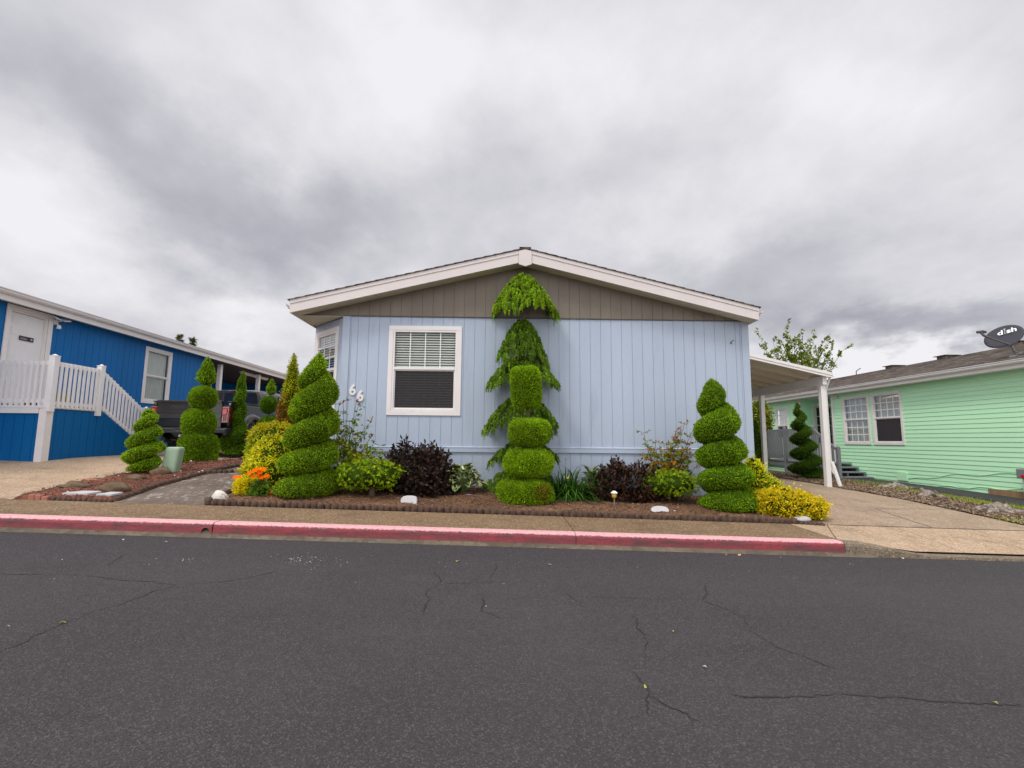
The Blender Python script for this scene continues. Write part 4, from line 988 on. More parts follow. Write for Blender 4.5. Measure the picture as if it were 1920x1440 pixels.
mb = MB(); mb.tube([back-mi_*.1+rr*(.02+.07*math.sin(t))-uu*(.02+.14*t/3.1) for t in np.linspace(0, 3.1, 10)], .005, 5); mb.build('cable', M['trim'], sdish)

# ============================================================ BLUE HOUSE
BX = -10.5; BZ0 = .45
bh = thing('mobile_home', 'deep blue manufactured home with white trim and raised porch at the left edge', 'house', (BX, 12, zy(BX, 12)))
BFR = FR((BX, 0, 0), (0, 1, 0), (1, 0, 0))
BD = (10.27, 1.95, .86, 2.03); bwn = (14.20, 2.27, 1.15, 1.68)
HBs = [(BD[0], BD[0]+BD[2], BD[1], BD[1]+BD[3]), hole_of(*bwn)]
mb = MB(); boards(mb, 7.6, 17.1, BZ0, lambda x: 4.12, 0.0, fr=BFR, holes=HBs, phase=.0, depth=.007)
holed_box(mb, 7.6, 17.1, -.05, -.0075, BZ0, 4.12, HBs, fr=BFR)
mb.box(BX-3.4, BX-.05, 17.04, 17.09, BZ0, 4.12); mb.box(BX-3.45, BX-3.4, 17.1, 25.5, BZ0, 4.12); mb.box(BX-9, BX-.05, 7.6, 7.65, BZ0, 4.3); mb.box(BX-9, BX+.0, 25.45, 25.5, BZ0, 4.3)
mb.build('wall', M['blue'], bh)
mb = MB(); mb.box(17.0, 17.12, -.02, .02, BZ0, 4.10, fr=BFR); mb.build('corner_board', M['white'], bh)
mb = MB(); t = .10; x0, x1, z0, z1 = BD[0], BD[0]+BD[2], BD[1], BD[1]+BD[3]
mb.box(x0-t, x0, .001, .025, z0, z1+t, fr=BFR); mb.box(x1, x1+t, .001, .025, z0, z1+t, fr=BFR); mb.box(x0, x1, .001, .025, z1, z1+t, fr=BFR)
mb.box(x0, x0+.03, -.11, .0, z0, z1-.03, fr=BFR); mb.box(x1-.03, x1, -.11, .0, z0, z1-.03, fr=BFR); mb.box(x0, x1, -.11, .0, z1-.03, z1, fr=BFR)
mb.build('door_frame', M['white'], bh, bevel=.003)
mb = MB(); mb.box(x0+.032, x1-.032, -.10, -.07, z0+.01, z1-.035, fr=BFR)
for (za, zb) in ((.12, .55), (.66, 1.35), (1.50, 1.70), (1.76, 1.92)):
    for (aa, ab) in ((.10, .37), (.46, .73)):
        mb.box(x0+aa, x0+ab, -.071, -.066, z0+za, z0+zb, fr=BFR); mb.box(x0+aa+.025, x0+ab-.025, -.067, -.062, z0+za+.025, z0+zb-.025, fr=BFR)
bd_ = mb.build('door', M['vinyl'], bh, bevel=.003)
mb = MB(); mb.lathe([(.012, 0), (.012, .03), (.03, .045), (.03, .065), (.015, .075)], tuple(BFR(x1-.09, z0+.95, -.068)), 12, ax='x'); mb.build('handle', M['brass'], bd_)
mb = MB(); mb.box(x0+.30, x0+.62, -.061, -.052, z0+1.42, z0+1.515, fr=BFR); pq = mb.build('plaque', M['trim'], bd_)
mb = MB(); mb.box(x0+.32, x0+.47, -.052, -.0505, z0+1.445, z0+1.46, fr=BFR); mb.box(x0+.33, x0+.45, -.052, -.0505, z0+1.475, z0+1.482, fr=BFR); mb.lathe([(.026, 0), (.026, .002)], tuple(BFR(x0+.57, z0+1.468, -.052)), 12, ax='x'); mb.build('plaque_mark', M['metal'], pq)
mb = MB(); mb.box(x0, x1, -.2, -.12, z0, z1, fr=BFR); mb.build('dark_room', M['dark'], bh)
window(bh, FR(BFR(bwn[0], bwn[1], 0), BFR.u, BFR.n), bwn[2], bwn[3], 'plain', mx=1, my=1, low='curtain', upc='curtain', split=.5)
# back wall of the open bay at the rear: two white-framed windows
BF2 = FR((BX-3.4, 0, 0), (0, 1, 0), (1, 0, 0))
for (ya) in (18.6, 22.0):
    mb = MB(); w_, h_ = 1.2, 1.9; zb_ = 2.0
    mb.box(ya, ya+.1, .0, .03, zb_, zb_+h_, fr=BF2); mb.box(ya+w_-.1, ya+w_, .0, .03, zb_, zb_+h_, fr=BF2); mb.box(ya+.1, ya+w_-.1, 0, .03, zb_+h_-.1, zb_+h_, fr=BF2); mb.box(ya+.1, ya+w_-.1, 0, .03, zb_, zb_+.1, fr=BF2)
    fw_ = mb.build('window', M['white'], bh); mb = MB(); mb.box(ya+.1, ya+w_-.1, .002, .008, zb_+.1, zb_+h_-.1, fr=BF2); mb.build('pane', M['tint'], fw_)
for yy in (18.05, 20.9): mb = MB(); mb.box(-.10, .03, 0, 0, 0, 0) if False else mb.box(BX-.10, BX+.03, yy-.07, yy+.07, BZ0, 4.0); mb.build('porch_post', M['white'], bh)
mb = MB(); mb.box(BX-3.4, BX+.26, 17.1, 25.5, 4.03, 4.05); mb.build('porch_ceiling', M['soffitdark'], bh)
mb = MB(); mb.box(BX+.01, BX+.27, 7.4, 17.1, 4.10, 4.12); mb.build('soffit', M['soffit'], bh)
mb = MB(); mb.tube([(BX-.3, 20.0, 3.96), (BX-.3, 22.2, 3.96)], .05, 8); mb.box(BX-.36, BX-.24, 19.95, 22.25, 3.97, 4.02); mb.build('strip_light', M['vinyl'], bh)
mb = MB(); mb.box(BX+.27, BX+.29, 7.3, 25.6, 4.05, 4.26); mb.build('fascia', M['white'], bh)
mb = MB(); gutter_profile(mb, BX+.292, 4.18, 1, 7.3, 25.6); mb.build('gutter', M['white'], bh)
mb = MB()
for xe in (BX+.31, BX-9.3): roof_slab(mb, xe, 7.2, 25.7, 5.2, 4.27, BX-4.5, th=.035, step=.25)
mb.build('roof', M['shingle'], bh)
mb = MB(); mb.prism([(BX+.3, 7.25, 4.05), (BX+.3, 7.25, 4.25), (BX-4.5, 7.25, 5.18), (BX-9.3, 7.25, 4.25), (BX-9.3, 7.25, 4.05), (BX-4.5, 7.25, 4.95)], (0, .03, 0)); mb.build('gable_trim', M['white'], bh)
c0 = at(110, 604, X=BX+.1); mb = MB(); cy, cz = c0[1], c0[2]
mb.box(BX, BX+.05, cy-.05, cy+.05, cz-.06, cz+.06); mb.tube([(BX+.05, cy, cz-.02), (BX+.12, cy, cz-.10)], .02, 8); mb.tube([(BX+.12, cy, cz-.08), (BX+.12, cy, cz-.16)], [.035, .045], 12)
fl = mb.build('flood_light', M['skylight'], bh)
for s in (-1, 1):
    mb = MB(); mb.tube([(BX+.05, cy+s*.02, cz+.02), (BX+.12, cy+s*.07, cz+.04)], .014, 6)
    mb.prism([(BX+.08, cy+s*.03, cz+.06), (BX+.20, cy+s*.05, cz+.02), (BX+.20, cy+s*.20, cz+.05), (BX+.08, cy+s*.18, cz+.09)], (.01, 0, .03)); mb.build('lamp_head', M['skylight'], fl)

# raised porch: blue skirt, white corner boards, white railings, stairs
pc = thing('porch', 'raised porch with blue skirting and white picket railing and stairs beside the blue house', 'porch', (-9.3, 10.05, zy(-9.3, 10.05)))
PX = -9.3; PT = 1.90
mb = MB(); zb0 = .6
boards(mb, BX+.02, PX-.13, zb0, lambda x: PT-.06, 10.05, phase=.03)
mb.box(BX+.02, PX-.01, 10.0585, 10.09, zb0, PT-.06)
PF = FR((PX, 0, 0), (0, 1, 0), (1, 0, 0)); stz = lambda y: PT-.06 if y < 11.32 else PT+.0-(y-11.32)*.60
boards(mb, 10.19, 12.85, zb0, stz, 0.0, fr=PF, phase=.12)
mb.prism([(PX-.0085, 10.1, zb0), (PX-.0085, 12.85, zb0), (PX-.0085, 12.85, stz(12.85)), (PX-.0085, 11.32, PT-.06), (PX-.0085, 10.1, PT-.06)], (-.02, 0, 0))
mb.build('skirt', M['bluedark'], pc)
mb = MB(); mb.box(PX-.13, PX+.015, 10.03, 10.056, zb0, PT-.055); mb.build('corner_board', M['white'], pc); mb = MB(); mb.box(PX-.002, PX+.015, 10.058, 10.19, zb0, PT-.055); mb.build('corner_board', M['white'], pc)
mb = MB(); mb.box(BX+.02, PX+.02, 10.02, 11.3, PT-.05, PT); mb.build('porch_floor', M['white'], pc)
mb = MB(); mb.box(BX+.02, PX-.135, 10.012, 10.03, PT-.16, PT-.055); mb.build('fascia', M['white'], pc)
for k in range(5): z = PT-.19*(k+1)+.03; y = 11.32+.30*k; mb = MB(); mb.box(BX+.3, PX-.04, y, y+.31, z-.03, z); mb.build('stair_tread', M['white'], pc)
def post(x, y, z0, z1, s=.055):
    mb = MB(); mb.box(x-s, x+s, y-s, y+s, z0, z1); mb.prism([(x-s-.006, y-s-.006, z1+.001), (x+s+.006, y-s-.006, z1+.001), (x+s+.006, y+s+.006, z1+.001), (x-s-.006, y+s+.006, z1+.001)], (0, 0, .015))
    mb.lathe([(s*1.2, 0), (.005, .035)], (x, y, z1+.016), 4); return mb.build('post', M['vinyl'], pc, bevel=.003)
post(PX-.0, 10.09, PT-.12, 2.93, .062); post(PX, 11.27, PT-.15, 2.90, .058); post(PX, 12.80, .75, 2.02, .05)
mb = MB(); mb.box(BX+.05, PX-.065, 10.07, 10.11, 2.74, 2.83); mb.box(BX+.05, PX-.065, 10.07, 10.11, PT+.06, PT+.14); r1 = mb.build('railing', M['vinyl'], pc)
mb = MB(); mb.box(PX-.02, PX+.02, 10.16, 11.21, 2.74, 2.83); mb.box(PX-.02, PX+.02, 10.16, 11.21, PT+.02, PT+.10); r2_ = mb.build('railing', M['vinyl'], pc)
mb = MB(); zt = lambda y: 2.80-(y-11.33)*.60
mb.prism([(PX-.02, 11.33, zt(11.33)-.09), (PX-.02, 12.75, zt(12.75)-.09), (PX-.02, 12.75, zt(12.75)), (PX-.02, 11.33, zt(11.33))], (.04, 0, 0))
mb.prism([(PX-.02, 11.33, zt(11.33)-.86), (PX-.02, 12.75, zt(12.75)-.84), (PX-.02, 12.75, zt(12.75)-.76), (PX-.02, 11.33, zt(11.33)-.78)], (.04, 0, 0)); r3 = mb.build('railing', M['vinyl'], pc)
mk_mat = M['vinyl']
bal = MB(); bal.box(-.024, .024, 10.03, 10.066, PT-.02, 2.825); baluster_series(bal, [(x, 0, 0) for x in np.arange(BX+.12, PX-.1, .115)], r1)
bal = MB(); bal.box(PX+.022, PX+.052, -.024, .024, PT-.03, 2.825); baluster_series(bal, [(0, y, 0) for y in np.arange(10.24, 11.2, .112)], r2_)
bal = MB(); bal.box(PX+.022, PX+.052, -.022, .022, -.88, -.01); baluster_series(bal, [(0, y, zt(y)) for y in np.arange(11.42, 12.74, .108)], r3)
# small things standing on the porch floor
mb = MB(); mb.lathe([(.09, 0), (.12, .18), (.125, .2), (.10, .2), (.09, .17)], (-9.75, 10.9, PT), 12); fp = thing('potted_plant', 'small terracotta pot with a leafy plant on the raised porch floor', 'plant', (-9.75, 10.9, PT)); mb.build('pot', M['brick'], fp)
P = np.tile([[-9.75, 10.9, PT+.18]], (160, 1))+RNG.normal(0, .05, (160, 3)); D = unit(RNG.normal(0, .6, (160, 3))+np.array([0, 0, .9])); V, Fq = leaves_arr(P, D, RNG.uniform(.08, .22, 160), .03); fol_mesh('foliage', V, Fq, colvar(160, (.10, .16, .03), .3), [M['leaf']], fp)
sh = MB(); 
for s in (0, .13): sh.tube([(-9.95+s, 10.2, PT+.04), (-9.95+s, 10.32, PT+.05), (-9.95+s, 10.42, PT+.035)], [.035, .05, .04], 10)
tag(sh.build('shoes', M['trim'], smooth=True), 'pair of dark shoes left on the raised porch floor', 'shoes')
# ============================================================ PICKUP TRUCK
TX, TY = -7.82, 12.2; TZ = zy(TX, 13.5)-.01
tr = thing('pickup_truck', 'dark grey pickup truck parked nose-in on the left driveway, tail toward the street', 'truck', (TX, TY, TZ))
def panel_side(mb, s, prof, x0, x1):   # extrude a side outline (y,z) across x
    mb.prism([(x0, y, z) for y, z in prof], (x1-x0, 0, 0))
Wd = .99; bed_top = 1.40
def shell(mb, rows, close=True):
    """rows: list of (y, [(x,z)...half section]) mirrored -> lofted body"""
    n = len(rows[0][1]); idx = []
    for y, sec in rows:
        full = [(x, z) for x, z in sec]+[(-x, z) for x, z in reversed(sec)]
        idx.append([len(mb.v)+k for k in range(len(full))]); mb.v += [(x, y, z) for x, z in full]
    m = len(idx[0])
    for a, b in zip(idx[:-1], idx[1:]):
        for k in range(m-1): mb.f.append((a[k], a[k+1], b[k+1], b[k])); mb.m.append(0)
        mb.f.append((a[m-1], a[0], b[0], b[m-1])); mb.m.append(0)
    mb.f.append(tuple(idx[0])); mb.m.append(0); mb.f.append(tuple(reversed(idx[-1]))); mb.m.append(0)
# lower body: side panels with wheel arches cut as an outline
def arch(cy, r, n=12): return [(cy-r*math.cos(a), .52+r*math.sin(a)) for a in np.linspace(-.25, math.pi+.25, n)][::1]
RA, FA, AR = 1.22, 4.92, .50
side = [(.22, .62)]+[(y, z) for y, z in arch(RA, AR)]+[(1.9, .50), (4.2, .50)]+arch(FA, AR)+[(5.6, .60), (5.72, .80), (5.70, 1.12), (5.50, 1.20), (4.30, 1.30), (3.9, 1.33), (.16, bed_top-.02), (.12, bed_top-.08), (.13, .8)]
mb = MB()
for s in (-1, 1):
    xo, xi = s*.97, s*.90
    mb.prism([(xo, y, z) for y, z in side], (xi-xo, 0, 0))
body = mb.build('body', M['truck'], tr, local=True, bevel=.02)
mb = MB()   # bed floor, front wall, hood, cowl
mb.box(-.89, .89, .16, 2.05, .82, .86); mb.box(-.89, .89, 1.95, 2.05, .861, bed_top-.02); mb.box(-.89, .89, 4.3, 5.6, .6, 1.24); mb.box(-.89, .89, 2.051, 4.299, .45, .85); mb.box(-.7, .7, .2, 5.5, .40, .448)
mb.build('chassis', M['trim'], tr, local=True)
mb = MB(); 
for s in (-1, 1): mb.box(s*.87, s*.985, .14, 2.03, bed_top-.02, bed_top+.012)
mb.build('bed_rail', M['trim'], tr, local=True, bevel=.01)
mb = MB(); shell(mb, [(4.25, [(.93, 1.22), (.90, 1.33), (.5, 1.38)]), (5.2, [(.90, 1.18), (.86, 1.27), (.5, 1.32)]), (5.62, [(.86, 1.12), (.80, 1.18), (.5, 1.22)])]); mb.build('hood', M['truck'], tr, local=True, smooth=False)
# fender flares
for cy in (RA, FA):
    for s in (-1, 1):
        mb = MB(); ns = 14; a_ = np.linspace(-.22, math.pi+.22, ns)
        for k in range(ns-1):
            q1, q2 = a_[k], a_[k+1]; r0, r1 = AR-.01, AR+.13
            P = lambda q, r, x: (x, cy-r*math.cos(q), .52+r*math.sin(q)*1.0)
            i = len(mb.v); mb.v += [P(q1, r0, s*.90), P(q1, r0, s*1.07), P(q1, r1-.05, s*1.06), P(q1, r1, s*.965), P(q2, r0, s*.90), P(q2, r0, s*1.07), P(q2, r1-.05, s*1.06), P(q2, r1, s*.965)]
            for f in ((0, 1, 5, 4), (1, 2, 6, 5), (2, 3, 7, 6)): mb.f.append(tuple(i+t for t in f)); mb.m.append(0)
        mb.build('fender_flare', M['truck'], tr, local=True, smooth=True)
# tailgate with pressed recess, applique and centre handle
mb = MB(); mb.box(-.80, .80, .045, .12, .74, bed_top-.02); mb.box(-.78, .78, .03, .046, 1.10, 1.12); mb.prism([(-.80, .02, .96), (.80, .02, .96), (.80, .045, 1.11), (-.80, .045, 1.11)], (0, .02, .012)); mb.box(-.80, .80, .005, .12, bed_top-.045, bed_top+.015)
mb.prism([(-.62, .035, .76), (.62, .035, .76), (.44, .035, .93), (-.44, .035, .93)], (0, .011, 0))
tg = mb.build('tailgate', M['truck'], tr, local=True, bevel=.012)
mb = MB(); mb.box(-.46, -.10, .032, .0445, 1.20, 1.30); mb.box(-.09, .09, .030, .0445, 1.185, 1.315); mb.box(.10, .46, .032, .0445, 1.20, 1.30); mb.build('handle', M['trim'], tg, local=True)
WL_l = WL
for s in (-1, 1):
    mb = MB(); mb.prism([(s*.805, .045, .86), (s*.975, .06, .86), (s*.975, .06, 1.12), (s*.975, .06, 1.21), (s*.975, .06, 1.27), (s*.805, .045, 1.27)], (0, .10, 0)); mb.box(s*.965, s*.982, .07, .20, .92, 1.23)
    tl = mb.build('taillight', M['red'], tr, local=True, bevel=.01)
    mb = MB(); mb.box(s*.83, s*.93, .034, .0445, 1.08, 1.20); mb.build('lens', M['redb'], tl, local=True)
    mb = MB(); w_ = .0055
    ol = [(s*.82, .885), (s*.94, .885), (s*.95, 1.10), (s*.965, 1.16), (s*.965, 1.245), (s*.82, 1.245)]
    for (x0, z0), (x1, z1) in zip(ol[:-1], ol[1:]): mb.tube([(x0, .040+(.012 if abs(x0) > .9 else 0), z0), (x1, .040+(.012 if abs(x1) > .9 else 0), z1)], w_, 5)
    mb.box(s*.83, s*.842, .034, .045, .91, 1.02); mb.build('light_outline', M['redpink'], tl, local=True)
mb = MB()
mb.prism([(-.98, -.06, .60), (-.36, -.06, .60), (-.26, -.03, .50), (.26, -.03, .50), (.36, -.06, .60), (.98, -.06, .60), (.98, -.06, .70), (.30, -.06, .72), (.22, -.06, .66), (-.22, -.06, .66), (-.30, -.06, .72), (-.98, -.06, .70)], (0, .20, 0))
mb.box(-.98, .98, .02, .16, .601, .73)
for s in (-1, 1): mb.box(s*.90, s*1.0, -.04, .24, .55, .73)
bu = mb.build('bumper', M['trim'], tr, local=True, bevel=.015)
mb = MB(); mb.box(-.155, .155, -.047, -.032, .505, .655); 
pl = mb.build('licence_plate', M['plate'], bu, local=True)
mb = MB(); LFp = FR((TX-.135+.0, TY-.049, TZ+.53), (1, 0, 0), (0, -1, 0))
mb.box(-.155, .155, -.0485, -.0472, .642, .6545); mb.build('plate_band', M['plateblue'], pl, local=True)
lo = lettering('plate_lettering', '015 LKE'[:3], FR((-.14, -.0475, .53), (1, 0, 0), (0, -1, 0)), 0, 0, .12, M['plateblue'], None, bold=.002, ext=.001, c=0.0, sx=1.2); lo.parent = pl
for s in (-1, 1): mb = MB(); mb.tube([(s*.55, -.02, .40), (s*.55, .5, .42)], .045, 12); mb.build('exhaust', M['rim'], tr, local=True)
# cab
def cabsec(y, zb, zt, wb, wt): return (y, [(wb, zb), (wb-.01, zb+.12), (wt+.03, zt-.10), (wt-.03, zt-.02), (wt-.25, zt)])
mb = MB(); shell(mb, [cabsec(2.02, .9, 1.42, .955, .93), cabsec(2.06, .9, 1.86, .955, .70), cabsec(2.25, .9, 1.905, .955, .70), cabsec(3.3, .9, 1.925, .955, .71), cabsec(3.75, .9, 1.87, .955, .69), cabsec(4.55, .9, 1.30, .95, .85)])
mb.build('cab', M['truck'], tr, local=True, bevel=.0)
mb = MB(); mb.prism([(-.72, 2.012, 1.46), (.72, 2.012, 1.46), (.60, 2.035, 1.80), (-.60, 2.035, 1.80)], (0, -.006, 0)); rg = mb.build('rear_window', M['tint'], tr, local=True)
mb = MB(); mb.box(-.012, .012, 1.99, 2.003, 1.46, 1.80); mb.build('window_bar', M['trim'], rg, local=True)
mb = MB(); mb.box(-.12, .12, 2.03, 2.055, 1.845, 1.87); mb.build('brake_light', M['red'], tr, local=True)
for s in (-1, 1):
    mb = MB()
    def wx(z): return s*(.958-(z-1.02)*.262)
    for poly in ([(2.22, 1.42), (3.02, 1.40), (3.02, 1.79), (2.42, 1.77)], [(3.12, 1.40), (4.15, 1.38), (3.66, 1.77), (3.12, 1.79)]):
        mb.prism([(wx(z)+s*.012, y, z) for y, z in poly], (s*.006, 0, 0))
    mb.build('side_window', M['tint'], tr, local=True)
    mb = MB(); mb.box(s*.95, s*1.13, 3.95, 4.02, 1.42, 1.44); mb.box(s*1.02, s*1.20, 3.93, 4.05, 1.36, 1.62); mb.build('mirror', M['trim'], tr, local=True, bevel=.03)
    mb = MB(); mb.box(s*.957, s*.975, 2.35, 2.55, 1.17, 1.20); mb.box(s*.957, s*.975, 3.25, 3.45, 1.17, 1.20); mb.build('door_handle', M['trim'], tr, local=True)
for cy in (RA, FA):
    for s in (-1, 1):
        mb = MB(); R0 = .43; xo = s*1.02; xi = s*.74
        mb.lathe([(.26, 0), (.36, -.01), (R0-.03, .01), (R0, .05), (R0, .23), (R0-.03, .27), (.36, .29), (.26, .28)], (min(xo, xi), cy, R0), 28, ax='x')
        for k in range(36):
            a = 2*math.pi*k/36; c_, s_ = math.cos(a), math.sin(a); mb.box(min(xo, xi)+.03, min(xo, xi)+.25, cy+c_*R0-.012, cy+c_*R0+.012, R0+s_*R0-.012, R0+s_*R0+.012)
        ty = mb.build('wheel', M['tyre'], tr, local=True)
        mb = MB(); xx = xo-s*.02; mb.lathe([(.25, 0), (.25, .03), (.05, .035)], (xx-.015, cy, R0), 20, ax='x')
        for k in range(6):
            a = 2*math.pi*k/6; mb.tube([(xx+s*.02, cy+.04*math.cos(a), R0+.04*math.sin(a)), (xx+s*.025, cy+.24*math.cos(a), R0+.24*math.sin(a))], .022, 5)
        mb.build('rim', M['rim'], ty, local=True)

# ============================================================ TOPIARIES AND SHRUBS
def label_group(o, g): o['group'] = g
# big spiral, left
def bigspiral(base, H, Rb, turns, ph, hand, label, n, col, tip, cone=.26, cc=.5, L=.026, lean=(0, 0), Rf=None, pw=1.0, tf=.22, tw=.05, tilt=.08, sh=1.0):
    R = Rf or (lambda v: Rb*np.interp(v, [0, .10, .35, .6, .78, .9, 1], [.86, 1.0, .95, .88, .62, .34, .03]))
    t = thing('spiral_topiary', label, 'topiary', tuple(base))
    trunk(t, [tuple(base), (base[0]+lean[0]*.5, base[1]+lean[1]*.5, base[2]+H*.5), (base[0]+lean[0]*.92, base[1]+lean[1]*.92, base[2]+H*.9)], [tw, tw*.8, tw*.3])
    fn = spiral_fn((base[0], base[1], base[2]+.02), H, R, turns, ph, hand, cc, cone, lean, pw, 1, tilt, sh)
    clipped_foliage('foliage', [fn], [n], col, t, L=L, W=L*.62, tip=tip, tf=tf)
    return t
def gp(px, py): p = hit(px, py); return np.array([p[0], p[1], zy(p[0], p[1])+.03])
SPL = lambda v: np.interp(v, [0, .165, .345, .54, .78, 1], [.12, 1, 2, 3, 4, 4.85]); SPR = lambda v: np.interp(v, [0, .175, .35, .535, .775, 1], [.12, 1, 2, 3, 4, 4.85])
B = np.array([0, 7.86, 0]); B[0] = at(576, 900, Y=B[1])[0]; B[2] = zy(B[0], B[1])-.02; HT = at(588, 663, Y=B[1])[2]-B[2]
bigspiral(B, HT, .5, SPL, .75, 1, 'largest spiral clipped conifer, left of house front between golden hedge and rose bush', 62000, (.088, .180, .009), (.19, .31, .016), cone=.10, cc=.36, sh=1.1, L=.021, lean=(.09, 0), tilt=lambda v: -.12+.28*v,
          Rf=lambda v: np.interp(v, [0, .06, .25, .43, .65, .78, .88, .95, 1], [.44, .51, .455, .415, .385, .31, .21, .10, .01]))
B = np.array([0, 7.95, 0]); B[0] = at(1366, 900, Y=B[1])[0]; B[2] = zy(B[0], B[1])-.02; HT = at(1341, 711, Y=B[1])[2]-B[2]
bigspiral(B, HT, .5, SPR, .75, 1, 'large spiral clipped conifer at the right end of the bed, before the house corner', 60000, (.078, .172, .009), (.16, .29, .014), cone=.10, cc=.34, sh=1.1, L=.021, lean=(-.22, 0), tilt=lambda v: -.14+.16*v,
          Rf=lambda v: np.interp(v, [0, .06, .25, .43, .65, .80, .90, .96, 1], [.44, .49, .445, .405, .375, .29, .19, .10, .01]))
# small bright spiral in the left bed
B = gp(264, 890); HT = at(272, 768, Y=B[1])[2]-B[2]
bigspiral(B, HT, .30, 4.0, .1, 1, 'small bright yellow-green spiral topiary beside the pale green utility box', 20000, (.12, .24, .012), (.20, .34, .02), cone=.06, cc=.28, L=.018, lean=(.05, 0), Rf=lambda v: .34*np.interp(v, [0, .1, .35, .7, .9, 1], [.62, .85, 1.0, .66, .42, .15]), tw=.03, tilt=.10, sh=1.15)
B = gp(436, 858); HT = at(452, 698, Y=B[1])[2]-B[2]
bigspiral(B, HT, .34, 4.3, .35, 1, 'tall dark green spiral topiary before the truck, right of the ball-tiered one', 18000, (.045, .115, .010), (.11, .22, .012), cone=.08, cc=.40, L=.026, lean=(.12, 0), Rf=lambda v: .34*np.interp(v, [0, .08, .25, .4, .7, .9, 1], [.9, 1.0, .92, .66, .42, .30, .05]), tw=.03, tf=.3)
B = np.array([0, 14.4, 0]); B[0] = at(1515, 890, Y=14.4)[0]; B[2] = zy(B[0], B[1]); HT = at(1500, 755, Y=B[1])[2]-B[2]
bigspiral(B, HT, .46, 5.2, .25, -1, 'dark green spiral topiary standing in front of the grey deck railing', 11000, (.032, .085, .012), (.06, .14, .015), cone=.08, cc=.10, sh=1.9, L=.030, lean=(-.2, 0), Rf=lambda v: .46*np.interp(v, [0, .12, .3, .6, .85, 1], [1.2, 1.12, .92, .68, .38, .06]), tw=.035)
B = np.array([0, 14.9, 0]); B[0] = at(1420, 880, Y=14.9)[0]; B[2] = zy(B[0], B[1]); HT = at(1414, 788, Y=B[1])[2]-B[2]
bigspiral(B, HT, .32, 4.2, .6, -1, 'spiral topiary between house corner and rear carport post', 7000, (.05, .13, .012), (.09, .19, .015), cone=.14, cc=.35, L=.035, Rf=lambda v: .34*np.interp(v, [0, .12, .3, .6, .85, 1], [1.0, 1.0, .85, .66, .4, .05]), tw=.035)
# tiered clipped shrubs
def tiers(label, base, specs, col, tip, n_per, name='tiered_topiary', L=.026, tw=.03, tf=.22, top=None, colfn=None, cat='topiary'):
    """specs: (px, py_top, py_bot, width_px, exponent)"""
    t = thing(name, label, cat, tuple(base)); fns, ns = [], []; pts = [tuple(base-np.array([0, 0, .05]))]
    for k, (px, yt, yb, w, ex) in enumerate(specs):
        a, b = at(px, yt, Y=base[1]), at(px, yb, Y=base[1]); c = (a+b)/2; rz = (a[2]-b[2])/2
        rx = np.linalg.norm(at(px+w/2, (yt+yb)/2, Y=base[1])-at(px-w/2, (yt+yb)/2, Y=base[1]))/2
        fns.append(ball_fn((c[0], base[1], c[2]), rx, rx*.95, rz, ex, .035, k*1.7+px)); ns.append(int(n_per*(rx*rx+2*rx*rz)*10)); pts.append((c[0], base[1], c[2]))
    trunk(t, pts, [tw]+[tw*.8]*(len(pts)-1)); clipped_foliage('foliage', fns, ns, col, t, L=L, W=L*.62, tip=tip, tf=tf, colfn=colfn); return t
B = gp(985, 930); B[1] = 7.96
def oldleaf(P, c):
    k = (np.linalg.norm((P-at(1020, 925, Y=7.55))*np.array([1, .5, 1]), axis=1) < .14) & (RNG.random(len(P)) < .6); c[k] = np.array((.30, .20, .02))*RNG.uniform(.6, 1.3, (k.sum(), 1)); return c
tiers('four-tier clipped boxwood in the middle of the bed, square top block', np.array([.41, 7.96, zy(.41, 7.96)]),
      [(985, 898, 948, 107, 2.9), (991, 841, 895, 95, 2.8), (993, 785, 837, 81, 2.9), (986, 688, 765, 58, 4.6)], (.10, .205, .008), (.19, .32, .012), 8500, L=.020, colfn=oldleaf)
B = gp(371, 868); B = np.array([B[0], B[1]+.2, B[2]])
tiers('tallest ball-tiered conifer standing in front of the truck tailgate', B, [(370, 812, 882, 69, 3.6), (372, 764, 822, 58, 2.3), (381, 724, 768, 48, 2.2)], (.068, .148, .010), (.15, .27, .012), 8000, L=.025, tf=.3)
top_ = bpy.context.scene.objects
def addon_cone(t, base, px, yt, yb, w, n, col, tip, L=.028, name='foliage'):
    a, b = at(px, yt, Y=base[1]), at(px, yb, Y=base[1]); H = a[2]-b[2]; rx = np.linalg.norm(at(px+w/2, yb, Y=base[1])-at(px-w/2, yb, Y=base[1]))/2
    def fn(u, v):
        q_ = u*2*np.pi; r = rx*np.interp(v, [0, .15, .4, .75, 1], [.35, .95, .95, .5, .02])*(1+.08*np.sin(3*q_+9*v)); return np.stack([b[0]+r*np.cos(q_), base[1]+r*np.sin(q_), b[2]+H*v], 1)
    clipped_foliage(name, [fn], [n], col, t, L=L, W=L*.6, tip=tip, tf=.35)
tt = [o for o in sc.objects if o.name.startswith('tiered_topiary')][-1]
addon_cone(tt, B, 386, 668, 722, 31, 3600, (.07, .16, .010), (.16, .29, .012))
mb = MB(); mb.tube([at(382, 728, Y=B[1]), at(385, 714, Y=B[1])], .016, 6); mb.build('stem', M['bark'], tt)
B = np.array([at(503, 800, Y=12.6)[0], 12.6, 0]); B[2] = zy(B[0], B[1])
tp2 = tiers('slim ball-tiered conifer by the truck cab, left of the yellow-tipped one', B, [(505, 781, 832, 44, 2.6), (504, 743, 775, 31, 2.1)], (.04, .105, .012), (.09, .19, .015), 7000, L=.026, tf=.25)
addon_cone(tp2, B, 508, 709, 741, 18, 1200, (.07, .15, .012), (.15, .26, .012))
mb = MB(); mb.tube([at(504, 790, Y=B[1]), at(507, 735, Y=B[1])], .014, 6); mb.build('stem', M['bark'], tp2)
